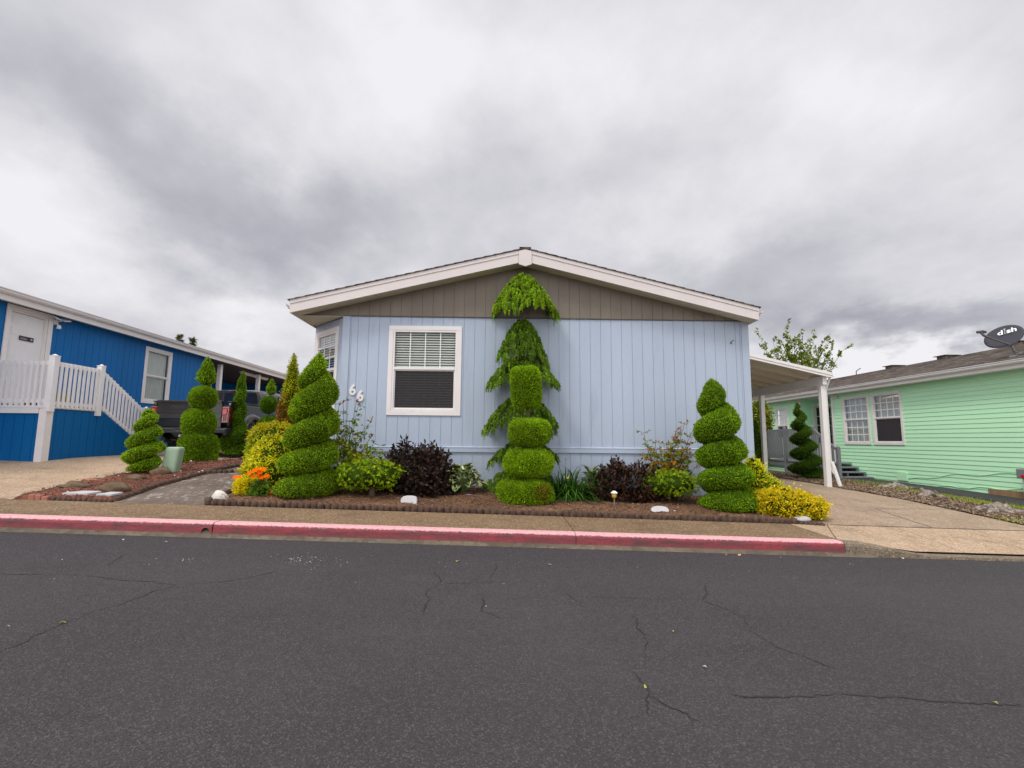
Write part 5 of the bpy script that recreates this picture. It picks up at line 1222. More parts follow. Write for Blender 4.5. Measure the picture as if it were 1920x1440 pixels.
# narrow golden conifer with brown patch
B = np.array([at(543, 800, Y=11.2)[0], 11.2, 0]); B[2] = zy(B[0], B[1]); t = thing('conifer', 'narrow yellow-green upright conifer with a brown dead patch, left of the big spiral', 'conifer', tuple(B))
trunk(t, [tuple(B), (B[0], B[1], B[2]+1.8)], [.04, .02]); HT = at(545, 662, Y=B[1])[2]-B[2]
def confn(u, v):
    q_ = u*2*np.pi; r = .27*np.interp(v, [0, .08, .3, .6, .85, 1], [.7, 1, .98, .74, .36, .02])*(1+.14*np.sin(4*q_+13*v)+.10*np.sin(7*q_-21*v)); return np.stack([B[0]+r*np.cos(q_), B[1]+r*np.sin(q_), B[2]+HT*v], 1)
def deadc(P, c):
    h = (P[:, 2]-B[2])/HT; s = np.sin(P[:, 0]*17)+np.sin(P[:, 2]*11+1); k = RNG.random(len(P)) < np.clip(.92-(h-.50)*6+s*.12, 0, .92); c[k] = np.array((.30, .10, .018))*RNG.uniform(.5, 1.4, (k.sum(), 1)); return c
clipped_foliage('foliage', [confn], [17000], (.15, .21, .010), t, L=.038, W=.018, out=.45, tip=(.30, .32, .02), tf=.45, jit=.03, colfn=deadc)

# weeping spruce with drooping tiers
SB = np.array([.43, 8.86, zy(.43, 8.86)]); sp = thing('weeping_spruce', 'tall tiered weeping spruce against the house wall behind the boxwood', 'tree', tuple(SB))
tp_ = at(981, 520, Y=8.86); trunk(sp, [tuple(SB-np.array([0, 0, .05])), at(984, 800, Y=8.86), at(977, 700, Y=8.86), at(981, 600, Y=8.86), tp_], [.06, .055, .045, .035, .015])
def tier(cx, ya, yl, yr, wl, wr, n, dome, seed):
    """ya apex, yl/yr rim heights, wl/wr half widths (pixels of the photograph at the tree's distance)"""
    sc_ = np.linalg.norm(at(961, 700, Y=SB[1])-at(960, 700, Y=SB[1])); A = at(cx, ya, Y=SB[1]); P, D, Nn, Ls = [], [], [], []
    rg = np.random.default_rng(seed)
    for k in range(n):
        q_ = rg.random()*2*math.pi; t = rg.random()**.55; side = .5+.5*math.cos(q_)
        R = (wl+(wr-wl)*side)*sc_; dz = ((yl+(yr-yl)*side)-ya)*sc_; lob = 1+.16*math.sin(3*q_+seed)+.12*math.sin(7*q_+2*seed)
        r = R*lob*(t**dome); z = A[2]-dz*.80*t**1.5*lob; e = .03
        dr = R*dome*max(t, .08)**(dome-1); dzz = dz*.8*1.5*t**.5; g = np.array([math.cos(q_)*dr, math.sin(q_)*dr*.8, -dzz-.25]); g /= np.linalg.norm(g)
        nn = np.array([math.cos(q_)*dzz, math.sin(q_)*dzz, dr]); nn /= np.linalg.norm(nn)
        off = -abs(rg.normal(0, .035)); y_ = A[1]+math.sin(q_)*r*.85
        if y_ > 9.06: continue
        P.append((A[0]+math.cos(q_)*r+nn[0]*off, y_, z+nn[2]*off)); D.append(unit((g+np.array([0, 0, -.35])+rg.normal(0, .16, 3))[None])[0]); Nn.append(nn); Ls.append(rg.uniform(.07, .15))
    return np.array(P), np.array(D), np.array(Nn), np.array(Ls)
def shoots(name, sets, parent, col, tip, rad=.017):
    P, D, Nn, Ls = [np.concatenate([s[i] for s in sets]) for i in range(4)]
    n = len(P); S = unit(np.cross(D, Nn)); U = np.cross(S, D); V, C = [], []
    base = colvar(n, col, .34, tip, .38)
    # each shoot: a drooping finger built of overlapping needle blades in whorls
    for w in range(7):
        f = w/6.5; ctr = P+D*(Ls*f)[:, None]+np.array([0, 0, -1])*(.25*Ls*f*f)[:, None]
        for q_ in range(5):
            a = q_*2*math.pi/5+w*.6+RNG.uniform(-.2, .2, n); dirr = unit(D*1.1+S*np.cos(a)[:, None]+U*np.sin(a)[:, None]); r = rad*2.1*(1-.45*f)
            v, _ = leaves_arr(ctr, dirr, r*RNG.uniform(.9, 1.3, n), .017); V.append(v); C.append(base*RNG.uniform(.75, 1.25, (n, 1)))
    V = np.vstack(V); return fol_mesh(name, V, np.arange(len(V)).reshape(-1, 4), np.vstack(C), [M['leaf'], M['twig']], parent)
top = [tier(980, 512, 606, 598, 61, 58, 1350, .82, 1)]
low_ = [tier(981, 597, 690, 694, 50, 42, 1100, .78, 2), tier(978, 668, 728, 722, 62, 62, 900, .75, 3), tier(981, 738, 812, 806, 66, 64, 1000, .75, 4), tier(985, 820, 864, 862, 54, 62, 800, .75, 5), tier(983, 872, 940, 935, 84, 75, 1100, .72, 6)]
shoots('foliage', top, sp, (.085, .17, .015), (.15, .27, .015))
shoots('foliage', low_, sp, (.055, .122, .022), (.10, .19, .03))
for (cx, ya, yb, w) in ((980, 518, 590, 42), (981, 610, 680, 30), (979, 676, 715, 36), (981, 748, 795, 42), (984, 828, 856, 36), (983, 882, 930, 50)):
    a, b = at(cx, ya, Y=SB[1]), at(cx, yb, Y=SB[1]); R = w*.0098
    mb = MB(); 
    R *= .5; mb.lathe([(R*.3, b[2]+(a[2]-b[2])*.3), (R, b[2]+(a[2]-b[2])*.38), (R*.75, b[2]+(a[2]-b[2])*.6), (.03, a[2]-.05)], (a[0], SB[1]-.0, 0), 14); mb.v = [(x, min(y, 9.05), z) for x, y, z in mb.v]; mb.build('inner_branches', M['twig'], sp)

# flat cushion pines on short trunks
def cushion(label, px, pyb, specs, seed, tdx=0):
    B = gp(px, pyb); t = thing('cushion_pine', label, 'pine', tuple(B)); trunk(t, [tuple(B-np.array([0, 0, .04])), (B[0]+tdx, B[1], B[2]+.14), (B[0]+tdx*1.5, B[1], B[2]+.30)], [.06, .05, .04])
    br = MB()
    for k in range(7):
        a = k*.9+seed; br.tube([(B[0]+tdx, B[1], B[2]+.15), (B[0]+.2*math.cos(a), B[1]+.2*math.sin(a), B[2]+.27), (B[0]+.38*math.cos(a), B[1]+.38*math.sin(a), B[2]+.36)], [.02, .014, .008], 5)
    br.build('branch', M['bark'], t)
    V, C = [], []; cores = []
    for k, (cx, yt, yb, w) in enumerate(specs):
        a, b = at(cx, yt, Y=B[1]), at(cx, yb, Y=B[1]); c = (a+b)/2; rz = (a[2]-b[2])/2; rx = w/2*np.linalg.norm(at(961, 800, Y=B[1])-at(960, 800, Y=B[1]))
        fn = ball_fn((c[0], B[1], c[2]), rx, rx*.8, rz, 2.4, .07, seed+k); P, Nn = surf_sample(fn, 620)
        P = P+RNG.normal(0, .022, P.shape)-Nn*.02; Ax = unit(Nn*.6+np.array([0, 0, .75])+RNG.normal(0, .25, P.shape)); col = colvar(len(P), (.12, .215, .012), .3, (.22, .33, .02), .3)
        for q_ in range(15):      # needles of each tuft
            D = unit(Ax+RNG.normal(0, .62, P.shape)); v, _ = leaves_arr(P, D, RNG.uniform(.03, .055, len(P)), .0075); V.append(v); C.append(col*RNG.uniform(.7, 1.25, (len(P), 1)))
        g = grid_core(ball_fn((c[0], B[1], c[2]), rx*.85, rx*.7, rz*.8, 2.2, .05, seed+k), 24, 16); cores.append(g)
    V = np.vstack(V); fol_mesh('foliage', V, np.arange(len(V)).reshape(-1, 4), np.vstack(C), [M['leaf'], M['twig']], t, merge(cores)); return t
cushion('flat-topped bright green pine cushion on a short trunk, left of the bed', 697, 937, [(690, 864, 918, 118)], 3)
cushion('flat-topped yellow-green pine cushion on a short trunk, beside the right spiral', 1252, 946, [(1250, 884, 930, 118)], 9)

# purple-leaved shrubs
def leafy_dome(name, label, cat, B, rx, ry, H, n, L, W, col, tip, tf, mat, seed=0, up=.5, droop=.0, sprigs=12, bottom=0.1):
    t = thing(name, label, cat, tuple(B)); rg = np.random.default_rng(seed)
    st = MB()
    for k in range(sprigs):
        a = rg.random()*6.28; rr_ = rg.random()**.5; st.tube([tuple(B+np.array([.05*math.cos(a), .05*math.sin(a), -.02])), tuple(B+np.array([rx*.5*rr_*math.cos(a), ry*.5*rr_*math.sin(a), H*.5])), tuple(B+np.array([rx*.85*rr_*math.cos(a), ry*.85*rr_*math.sin(a), H*(1.02-.35*rr_*rr_)]))], [.012, .008, .004], 5)
    st.build('stem', M['bark'], t)
    ns = n//9; q_ = rg.random(ns)*2*np.pi; ph = np.arccos(1-rg.random(ns)*(1.05)); lob = 1+.13*np.sin(3*q_+seed)+.09*np.sin(5*q_+2*seed+ph*3)+rg.normal(0, .05, ns)
    ends = np.stack([rx*np.sin(ph)*np.cos(q_)*lob, ry*np.sin(ph)*np.sin(q_)*lob, bottom*H+H*(1-bottom)*np.cos(ph)*lob], 1); N0 = unit(ends*np.array([1/rx**2, 1/ry**2, 1/H**2]))
    dep = rg.random(ns)**1.5*.45; ends = ends*(1-dep)[:, None]; V, C = [], []
    ax = unit(N0+np.array([0, 0, up])+rg.normal(0, .25, (ns, 3))); base = colvar(ns, col, .3, tip, tf)
    for w in range(9):     # leaves arranged along the tip of each sprig
        f = w/8; P = B+ends-ax*(L*1.6*(1-f))[..., None] if False else B+ends-ax*(L*1.6*(1-f))
        D = unit(ax*(.35+.7*f)+rg.normal(0, .7, (ns, 3))+np.array([0, 0, -droop])); v, _ = leaves_arr(P, D, L*rg.uniform(.6, 1.15, ns), W*rg.uniform(.7, 1.15, ns), fold=.12); V.append(v); C.append(base*rg.uniform(.7, 1.35, (ns, 1)))
    V = np.vstack(V); C = np.vstack(C)
    cz = V.reshape(-1, 4, 3)[:, :, 2].min(1); k = cz > B[2]+.01; V = V.reshape(-1, 4, 3)[k].reshape(-1, 3); C = C[k]
    core = grid_core(ball_fn((B[0], B[1], B[2]+H*.38), rx*.55, ry*.55, H*.38, 2.2, .05, seed), 20, 12)
    fol_mesh('foliage', V, np.arange(len(V)).reshape(-1, 4), C, [mat, M['twig'] if mat != M['leafdark'] else M['trim']], t, core); return t
B = np.array([at(785, 925, Y=8.35)[0], 8.35, zy(-1.3, 8.35)])
leafy_dome('purple_shrub', 'larger dark purple-leaved shrub below the front window, left', 'shrub', B, .68, .50, .84, 12500, .092, .042, (.012, .009, .013), (.026, .014, .020), .2, M['leafdark'], 5, up=.8, sprigs=30)
B = np.array([at(1172, 935, Y=8.5)[0], 8.5, zy(2.2, 8.5)])
leafy_dome('purple_shrub', 'smaller dark purple-leaved shrub behind the right cushion pine', 'shrub', B, .76, .48, .68, 12000, .086, .038, (.014, .009, .012), (.034, .016, .020), .25, M['leafdark'], 8, up=.6, sprigs=30)

# golden hedge mounds at left of the big spiral
def mound(name, label, cat, B, specs, n, L, W, col, tip, tf, seed=0, jit=.03, mat=None, colfn=None, out=.5):
    t = thing(name, label, cat, tuple(B)); trunk(t, [tuple(B-np.array([0, 0, .05])), tuple(B+np.array([0, 0, .25]))], [.03, .02], name='stem')
    fns = [ball_fn((B[0]+dx, B[1]+dy, B[2]+dz), rx, ry, rz, ex, .06, seed+k) for k, (dx, dy, dz, rx, ry, rz, ex) in enumerate(specs)]
    clipped_foliage('foliage', fns, [int(n*s[3]*s[5]) for s in specs], col, t, L=L, W=W, tip=tip, tf=tf, jit=jit, out=out, shrink=.05, mats=[mat or M['leaf'], M['twig']], colfn=colfn); return t
Bh = np.array([at(500, 900, Y=8.7)[0], 8.7, 0]); Bh[2] = zy(Bh[0], Bh[1])
def topgold(P, c):
    k = (P[:, 2] > Bh[2]+.83) & (RNG.random(len(P)) < .75); c[k] = np.array((.60, .50, .015))*RNG.uniform(.7, 1.2, (k.sum(), 1)); return c
mound('golden_hedge', 'clipped yellow-green hedge with golden top, left of the big spiral', 'hedge', Bh, [(-.02, .25, .53, .46, .5, .56, 3.6)], 26000, .05, .020, (.13, .20, .012), (.36, .38, .02), .35, 2, colfn=topgold)
Bg = np.array([at(508, 915, Y=8.3)[0], 8.3, 0]); Bg[2] = zy(Bg[0], Bg[1])
mound('golden_shrub', 'loose golden-leaved shrub between hedge and the big left spiral', 'shrub', Bg, [(0, .05, .42, .36, .34, .46, 2.3), (-.05, -.05, .25, .42, .32, .30, 2.3)], 20000, .06, .022, (.24, .28, .015), (.42, .42, .03), .45, 4, jit=.06)
# yellow spirea at the right end and the yellow-green bush behind the spiral
B = np.array([at(1483, 970, Y=7.62)[0], 7.62, 0]); B[2] = zy(B[0], B[1])
def spc(P, c):
    h = P[:, 2]-B[2]; k = (RNG.random(len(P)) < np.clip(.35+h*2.6, 0, .95)); c[k] = np.array((.80, .62, .012))*RNG.uniform(.65, 1.15, (k.sum(), 1)); return c
mound('golden_spirea', 'low bright golden-yellow shrub at the right corner of the bed', 'shrub', B, [(-.08, 0, .21, .46, .38, .23, 2.5), (.28, .02, .16, .30, .3, .18, 2.3), (-.30, .1, .20, .28, .3, .20, 2.3)], 52000, .038, .026, (.20, .26, .012), (.40, .38, .02), .4, 3, jit=.05, colfn=spc)
B = np.array([at(1418, 925, Y=8.5)[0], 8.5, 0]); B[2] = zy(B[0], B[1])
mound('golden_shrub', 'upright yellow-green shrub behind the right spiral, against the house corner', 'shrub', B, [(-.06, .0, .40, .30, .28, .42, 2.1), (.10, -.1, .25, .34, .3, .28, 2.1)], 24000, .045, .022, (.20, .27, .012), (.44, .42, .02), .45, 6, jit=.05)

# roses
def rose(label, B, canes, leafcol, tipcol, buds, seed, flower=(.45, .01, .03), n_leaf=9, tipfrac=.25, extra=None):
    t = thing('rose_bush', label, 'rose', tuple(B)); rg = np.random.default_rng(seed); st = MB(); P, D, Ln = [], [], []; tips = []
    for (px, py) in canes:
        e = at(px, py, Y=B[1]+rg.uniform(-.15, .15)); m_ = (B+e)/2+np.array([rg.normal(0, .05), rg.normal(0, .04), .05]); pts = [B+np.array([rg.normal(0, .04), rg.normal(0, .04), -.02]), m_, e]
        fin = [(1-s)**2*pts[0]+2*s*(1-s)*pts[1]+s*s*pts[2] for s in np.linspace(0, 1, 9)]; st.tube(fin, np.linspace(.009, .0035, 9), 5); tips.append(e)
        for k in range(2, 9):
            for j in range(4 if k < 6 else 2):
                a = rg.random()*6.28; dirn = unit(np.array([[math.cos(a), math.sin(a)*.7, rg.uniform(-.1, .5)]]))[0]; lr = rg.uniform(.08, .17); q0 = fin[k]; q1 = q0+dirn*lr; st.tube([q0, q1], .0022, 4)
                for l in range(n_leaf//2):
                    f = (l+1)/(n_leaf//2); P.append(q0+dirn*lr*f); D.append(unit((dirn*.5+rg.normal(0, .6, 3))[None])[0]); Ln.append(rg.uniform(.045, .075)*(.8 if k > 6 else 1.15))
    st.build('stem', M['rosestem'], t)
    P, D, Ln = np.array(P), np.array(D), np.array(Ln); V, Fq = leaves_arr(P, D, Ln, Ln*.62, fold=.1); fol_mesh('foliage', V, Fq, colvar(len(P), leafcol, .3, tipcol, tipfrac), [M['leaf']], t)
    for (px, py) in buds:
        c = at(px, py, Y=B[1]-.03); mb = MB(); mb.lathe([(.004, -.02), (.014, -.01), (.017, .005), (.010, .022), (.003, .03)], tuple(c), 8)
        for k in range(5): a = k*1.257; mb.quad(tuple(c+np.array([.012*math.cos(a), .012*math.sin(a), -.005])), tuple(c+np.array([.024*math.cos(a+.4), .024*math.sin(a+.4), .014])), tuple(c+np.array([.012*math.cos(a+.8), .012*math.sin(a+.8), .02])))
        mb.build('flower', M['rose'], t, smooth=True)
    return t
M['rosestem'] = plain('rose_stem', (.10, .09, .04), .6, .2, 9, 60, 0); M['rose'] = plain('dark_red_petals', (.40, .012, .035), .5, .15, 9, 60, 0); M['whitepetal'] = plain('white_petals', (.75, .75, .78), .5, .05, 9, 60, 0)
B = np.array([-2.75, 8.62, zy(-2.75, 8.62)])
rose('taller rose bush with red buds under the house number', B, [(636, 757), (643, 752), (668, 754), (671, 762), (695, 790), (698, 815), (628, 778), (655, 790), (684, 800), (640, 800), (712, 835), (625, 800)], (.055, .12, .02), (.12, .10, .03), [(637, 758), (644, 753), (669, 752), (695, 791), (697, 816)], 3)
B = np.array([-2.45, 8.35, zy(-2.45, 8.35)])
rose('low leafy rose bush with yellowing leaves behind the left cushion pine', B, [(640, 830), (660, 825), (680, 835), (700, 845), (720, 852), (630, 850), (650, 845), (690, 850), (665, 855), (710, 860)], (.09, .17, .015), (.26, .26, .02), [], 12, n_leaf=14, tipfrac=.4)
B = np.array([2.95, 8.72, zy(2.95, 8.72)])
rose('rose bush with green and bronze leaves behind the right purple shrub', B, [(1207, 812), (1215, 838), (1228, 830), (1245, 832), (1268, 805), (1283, 796), (1302, 800), (1290, 830), (1262, 840), (1298, 820), (1240, 850), (1275, 850), (1300, 850), (1310, 870), (1272, 815)], (.075, .15, .02), (.24, .085, .03), [(1302, 797), (1266, 845)], 5, n_leaf=12, tipfrac=.4)
# white climbing flowers at the edge of the big spiral
B = np.array([at(632, 920, Y=8.3)[0], 8.3, 0]); B[2] = zy(B[0], B[1]); t = leafy_dome('flowering_shrub', 'dark leafy shrub with small white flowers between spiral and left pine', 'shrub', B, .28, .22, .58, 1500, .045, .022, (.06, .12, .02), (.10, .18, .02), .3, M['leaf'], 31, sprigs=10)
mb = MB()
for (px, py) in [(627, 832), (623, 849), (629, 858), (626, 866), (622, 880), (630, 872), (618, 884), (634, 890), (637, 868)]:
    c = at(px, py, Y=8.02)
    for k in range(5): a = k*1.257; mb.quad(tuple(c), tuple(c+np.array([.018*math.cos(a-.4), -.004, .018*math.sin(a-.4)])), tuple(c+np.array([.028*math.cos(a), -.008, .028*math.sin(a)])), tuple(c+np.array([.018*math.cos(a+.4), -.004, .018*math.sin(a+.4)])))
mb.build('flowers', M['whitepetal'], t)
# hosta
def hosta(label, B, R, n, seed, col=(.08, .19, .03)):
    t = thing('hosta', label, 'plant', tuple(B)); rg = np.random.default_rng(seed); mb = MB(); st = MB()
    for k in range(n):
        a = rg.random()*6.28; lay = rg.random(); el = .25+1.0*lay; L = rg.uniform(.15, .22); Wd_ = L*.62; r0 = R*(1-.75*lay)*rg.uniform(.8, 1.1); h = .10+.34*lay
        o = B+np.array([r0*math.cos(a)*.8, r0*math.sin(a)*.7, h]); d = unit(np.array([[math.cos(a)*math.cos(el), math.sin(a)*math.cos(el)-.3, math.sin(el)*.6+.1]]))[0]; s = unit(np.cross(d, [0, 0, 1])[None])[0]; u = np.cross(s, d)
        st.tube([B+np.array([0, 0, 0]), (B+o)/2+np.array([0, 0, .03]), o], .005, 4); NL = 6; prof = [.12, .78, 1.0, .92, .66, .34, .0]
        for sg in (-1, 1):
            for i in range(NL):
                f0, f1 = i/NL, (i+1)/NL; P = lambda f, w: tuple(o+d*(L*f)+s*(sg*w*Wd_/2)+u*(.18*L*w*w+.05*L*math.sin(f*3)-.55*L*f*f*.7))
                w0, w1 = prof[i], prof[i+1]
                mb.quad(P(f0, 0), P(f1, 0), P(f1, w1*.62), P(f0, w0*.62), m=0); mb.quad(P(f0, w0*.62), P(f1, w1*.62), P(f1, w1), P(f0, w0), m=1)
    st.build('stem', M['hostastem'], t); mb.build('foliage', [M['hostag'], M['hostac']], t, smooth=True); return t
M['hostastem'] = plain('hosta_stalk', (.18, .26, .08), .5, .1, 9, 50, 0); M['hostag'] = plain('hosta_leaf_green', (.07, .17, .03), .45, .25, 9, 60, .2); M['hostac'] = plain('hosta_leaf_cream_edge', (.60, .60, .30), .45, .12, 9, 60, .1)
hosta('cream-edged hosta right of the larger purple shrub', np.array([-.66, 8.5, zy(-.66, 8.5)+.03]), .38, 92, 3)
hosta('small cream-edged hosta tucked between daylily and smaller purple shrub', np.array([1.62, 8.62, zy(1.6, 8.6)+.03]), .22, 26, 5)
# daylily clump
B = np.array([1.10, 8.22, zy(1.02, 8.38)+.03]); t = thing('daylily', 'clump of arching strap leaves right of the boxwood, with one yellow bloom', 'plant', tuple(B)); mb = MB(); rg = np.random.default_rng(4); V, C = [], []
for k in range(620):
    a = rg.random()*6.28; L = rg.uniform(.6, 1.15); el = rg.uniform(.4, 1.25); w = rg.uniform(.008, .014); o = B+np.array([rg.normal(0, .14), rg.normal(0, .06), 0]); d = np.array([math.cos(a), math.sin(a)*.45]); s = np.array([-d[1], d[0], 0]); s /= np.linalg.norm(s); pts = []
    for i in range(8):
        f = i/7; pts.append(o+np.array([d[0]*L*f*math.cos(el)*1.1, d[1]*L*f*math.cos(el), max(.01, L*(f*math.sin(el)*1.1-.72*f*f*(1.2-el*.42)))]))
    c = np.array((.055, .145, .015))*rg.uniform(.6, 1.7)
    for i in range(7): w0, w1 = w*(1-i/7)**.5, w*(1-(i+1)/7)**.5; V += [pts[i]-s*w0, pts[i]+s*w0, pts[i+1]+s*w1, pts[i+1]-s*w1]; C.append(c)
fol_mesh('foliage', np.array(V), np.arange(len(V)).reshape(-1, 4), np.array(C), [M['leaf']], t)
mb = MB(); st_tip = [at(1061, 861, Y=8.3), at(1088, 881, Y=8.3), at(1065, 897, Y=8.2)]
for e in st_tip: mb.tube([B, (B+e)/2+np.array([0, 0, .1]), e], .004, 5); mb.lathe([(.003, -.015), (.010, 0), (.004, .018)], tuple(e), 6)
mb.build('flower_stalk', M['hostastem'], t)
M['yellowpetal'] = plain('yellow_petals', (.85, .62, .02), .5, .1, 20, 60, 0); M['orangepetal'] = plain('orange_petals', (.90, .14, .002), .9, .15, 20, 60, 0, spec=.05)
def bloom(c, r, mat, parent, n=6, name='flower', tip=0.0):
    mb = MB()
    for k in range(n):
        a = k*2*math.pi/n; u = np.array([math.cos(a), math.sin(a)*.75, math.sin(a)*.6]); v = np.array([-math.sin(a), math.cos(a)*.75, math.cos(a)*.6]); c = np.array(c)
        mb.quad(tuple(c), tuple(c+u*r*.5+v*r*.28+np.array([0, 0, r*.35])), tuple(c+u*r+np.array([0, 0, r*.30])), tuple(c+u*r*.5-v*r*.28+np.array([0, 0, r*.35])))
    return mb.build(name, mat, parent)
bloom(at(1065, 897, Y=8.18), .035, M['yellowpetal'], t)
# yellow and orange flowers at the left tip of the bed
def yfc(P, c):
    k = RNG.random(len(P)) < np.clip((P[:, 2]-yB[2]-.02)*14, .1, .93); c[k] = np.array((.86, .73, .008))*RNG.uniform(.75, 1.05, (k.sum(), 1)); return c
B = gp(453, 936); B[1] += .12; yB = B.copy()
mound('yellow_flowers', 'low cushion of bright yellow flowers beside the white rock', 'flowers', B, [(0, 0, .14, .19, .16, .17, 2.4)], 150000, .026, .022, (.5, .40, .01), (.12, .18, .02), .08, 5, jit=.03, mat=M['flower'], colfn=yfc)
B = np.array([at(486, 915, Y=7.70)[0], 7.70, 0]); B[2] = zy(B[0], B[1])+.02
t = leafy_dome('orange_lily', 'orange star-shaped lilies on green leaves left of the golden shrub', 'flowers', B, .20, .18, .34, 1300, .05, .016, (.05, .12, .02), (.09, .18, .02), .3, M['leaf'], 41, up=1.2, sprigs=12)
for (px, py, r) in [(468, 889, .06), (478, 884, .065), (488, 887, .06), (483, 892, .055), (494, 882, .06), (490, 897, .06), (499, 894, .055), (441, 897, .055), (474, 896, .05), (449, 895, .04), (484, 881, .05), (501, 896, .05)]: bloom(at(px, py, Y=B[1]-.16), r*.95, M['orangepetal'], t, 7)
bloom(at(508, 925, Y=7.75), .05, M['orangepetal'], t, 6)

# background trees
def branchy(label, B, targets, leafc, tipc, seed, nl=46, L=.10, name='tree', W=None, thick=.07):
    t = thing(name, label, 'tree', tuple(B)); rg = np.random.default_rng(seed); st = MB(); P, D = [], []; fork = B+np.array([0, 0, 1.5])
    st.tube([B-np.array([0, 0, .1]), B+np.array([.02, 0, .8]), fork], [thick, thick*.9, thick*.8], 8)
    for (px, py) in targets:
        e = at(px, py, Y=B[1]+rg.uniform(-.8, .8)); d = e-fork; pts = [fork+d*s+np.array([0, 0, .16*np.linalg.norm(d)*math.sin(math.pi*s)*.4])+rg.normal(0, .03, 3) for s in np.linspace(0, 1, 9)]; st.tube(pts, np.linspace(thick*.45, .005, 9), 5)
        for k in range(2, 9):
            nb = 2 if k < 8 else 1
            for j in range(nb):
                sd_ = unit((d/np.linalg.norm(d)*1.0+rg.normal(0, .55, 3)+np.array([0, 0, .2]))[None])[0]; ln = rg.uniform(.25, .7); q0, q1 = pts[k], pts[k]+sd_*ln; st.tube([q0, q1], [.006, .002], 4)
                for l in range(nl//8): f = rg.random(); P.append(q0+(q1-q0)*f+rg.normal(0, .02, 3)); D.append(unit((sd_*.6+rg.normal(0, .7, 3))[None])[0])
    st.build('trunk', M['bark'], t, smooth=True); P, D = np.array(P), np.array(D); ln = L*rg.uniform(.6, 1.2, len(P)); V, Fq = leaves_arr(P, D, ln, ln*.55, fold=.1); fol_mesh('crown', V, Fq, colvar(len(P), leafc, .3, tipc, .3), [M['leaf']], t); return t
B = np.array([at(1500, 850, Y=22)[0], 22, 0]); B[2] = zy(B[0], 22)
branchy('spreading open-crowned tree rising behind the carport roof', B, [(1427, 640), (1437, 655), (1450, 640), (1462, 648), (1474, 615), (1476, 640), (1488, 640), (1500, 632), (1512, 640), (1525, 638), (1540, 645), (1552, 640), (1560, 655), (1582, 655), (1535, 665), (1515, 660), (1480, 662), (1455, 668), (1500, 655), (1468, 672), (1520, 678), (1548, 670), (1492, 672), (1443, 672), (1508, 668), (1484, 652)], (.06, .105, .010), (.12, .17, .015), 5, nl=190, L=.13, name='tree')
B = np.array([at(1416, 860, Y=19)[0], 19, 0]); B[2] = zy(B[0], 19)
mound('evergreen_shrub', 'tall yellow-green evergreen behind the house corner, seen through the carport', 'shrub', B, [(-.1, 0, 1.2, .65, .6, 1.25, 2.2), (.15, -.2, 1.9, .45, .4, .75, 2.1), (0, .1, .5, .5, .5, .5, 2.1)], 7000, .09, .045, (.06, .095, .012), (.20, .20, .02), .35, 12, jit=.12)
def far_conifer(px, py, Y, label, seed):
    B = np.array([at(px, 850, Y=Y)[0], Y, 0]); B[2] = zy(B[0], Y); top = at(px, py, Y=Y)[2]; H = top-B[2]; t = thing('conifer', label, 'conifer', tuple(B)); trunk(t, [tuple(B), (B[0], B[1], top)], [.16, .02]); rg = np.random.default_rng(seed); P, D = [], []
    for k in range(150):
        f = rg.random()**.8; z = B[2]+H*(.15+.85*f); R = (1-f)*H*.17+.02; a = rg.random()*6.28
        for l in range(14): s = rg.random(); P.append((B[0]+R*s*math.cos(a)+rg.normal(0, .05), B[1]+R*s*math.sin(a), z-.12*R*s+rg.normal(0, .06))); D.append(unit(np.array([[math.cos(a)+rg.normal(0, .5), math.sin(a)+rg.normal(0, .5), rg.normal(0, .4)]]))[0])
    P, D = np.array(P), np.array(D); V, Fq = leaves_arr(P, D, RNG.uniform(.10, .25, len(P)), .05); fol_mesh('crown', V, Fq, colvar(len(P), (.035, .05, .02), .3), [M['leaf']], t)
far_conifer(343, 634, 30, 'dark conifer top poking above the blue house roof', 3); far_conifer(318, 628, 33, 'thin pale conifer tip above the blue roof, left of the darker one', 6)

# ============================================================ SMALL THINGS
def rock(name, label, cat, c, sx, sy, sz, mat, seed, sub=.18, group=None, rot=0, flatbottom=.35):
    rg = np.random.default_rng(seed); mb = MB(); n1, n2 = 16, 10; ph = rg.random(6)*6.28
    for i in range(n2+1):
        for j in range(n1):
            th, a = math.pi*i/n2-math.pi/2, 2*math.pi*j/n1; d = np.array([math.cos(th)*math.cos(a), math.cos(th)*math.sin(a), math.sin(th)])
            k = 1+sub*(math.sin(3*d[0]+ph[0])*math.cos(4*d[1]+ph[1])+.6*math.sin(5*d[2]+ph[2]+4*d[0])+.4*math.sin(9*d[1]+ph[3])*math.cos(8*d[0]+ph[4]))
            p = d*k*np.array([sx, sy, sz]); p[2] = max(p[2], -sz*flatbottom); x, y = p[0]*math.cos(rot)-p[1]*math.sin(rot), p[0]*math.sin(rot)+p[1]*math.cos(rot); mb.v.append((c[0]+x, c[1]+y, c[2]+p[2]+sz*flatbottom*.8))
    for i in range(n2):
        for j in range(n1): j2 = (j+1) % n1; mb.f.append((i*n1+j, i*n1+j2, (i+1)*n1+j2, (i+1)*n1+j)); mb.m.append(0)
    o = mb.build(name, mat, smooth=True); tag(o, label, cat, group); return o
rock('rock', 'white quartz rock with brown stains at the left tip of the main bed', 'rock', gp(411, 942), .125, .08, .115, M['rockw'], 3, .10)
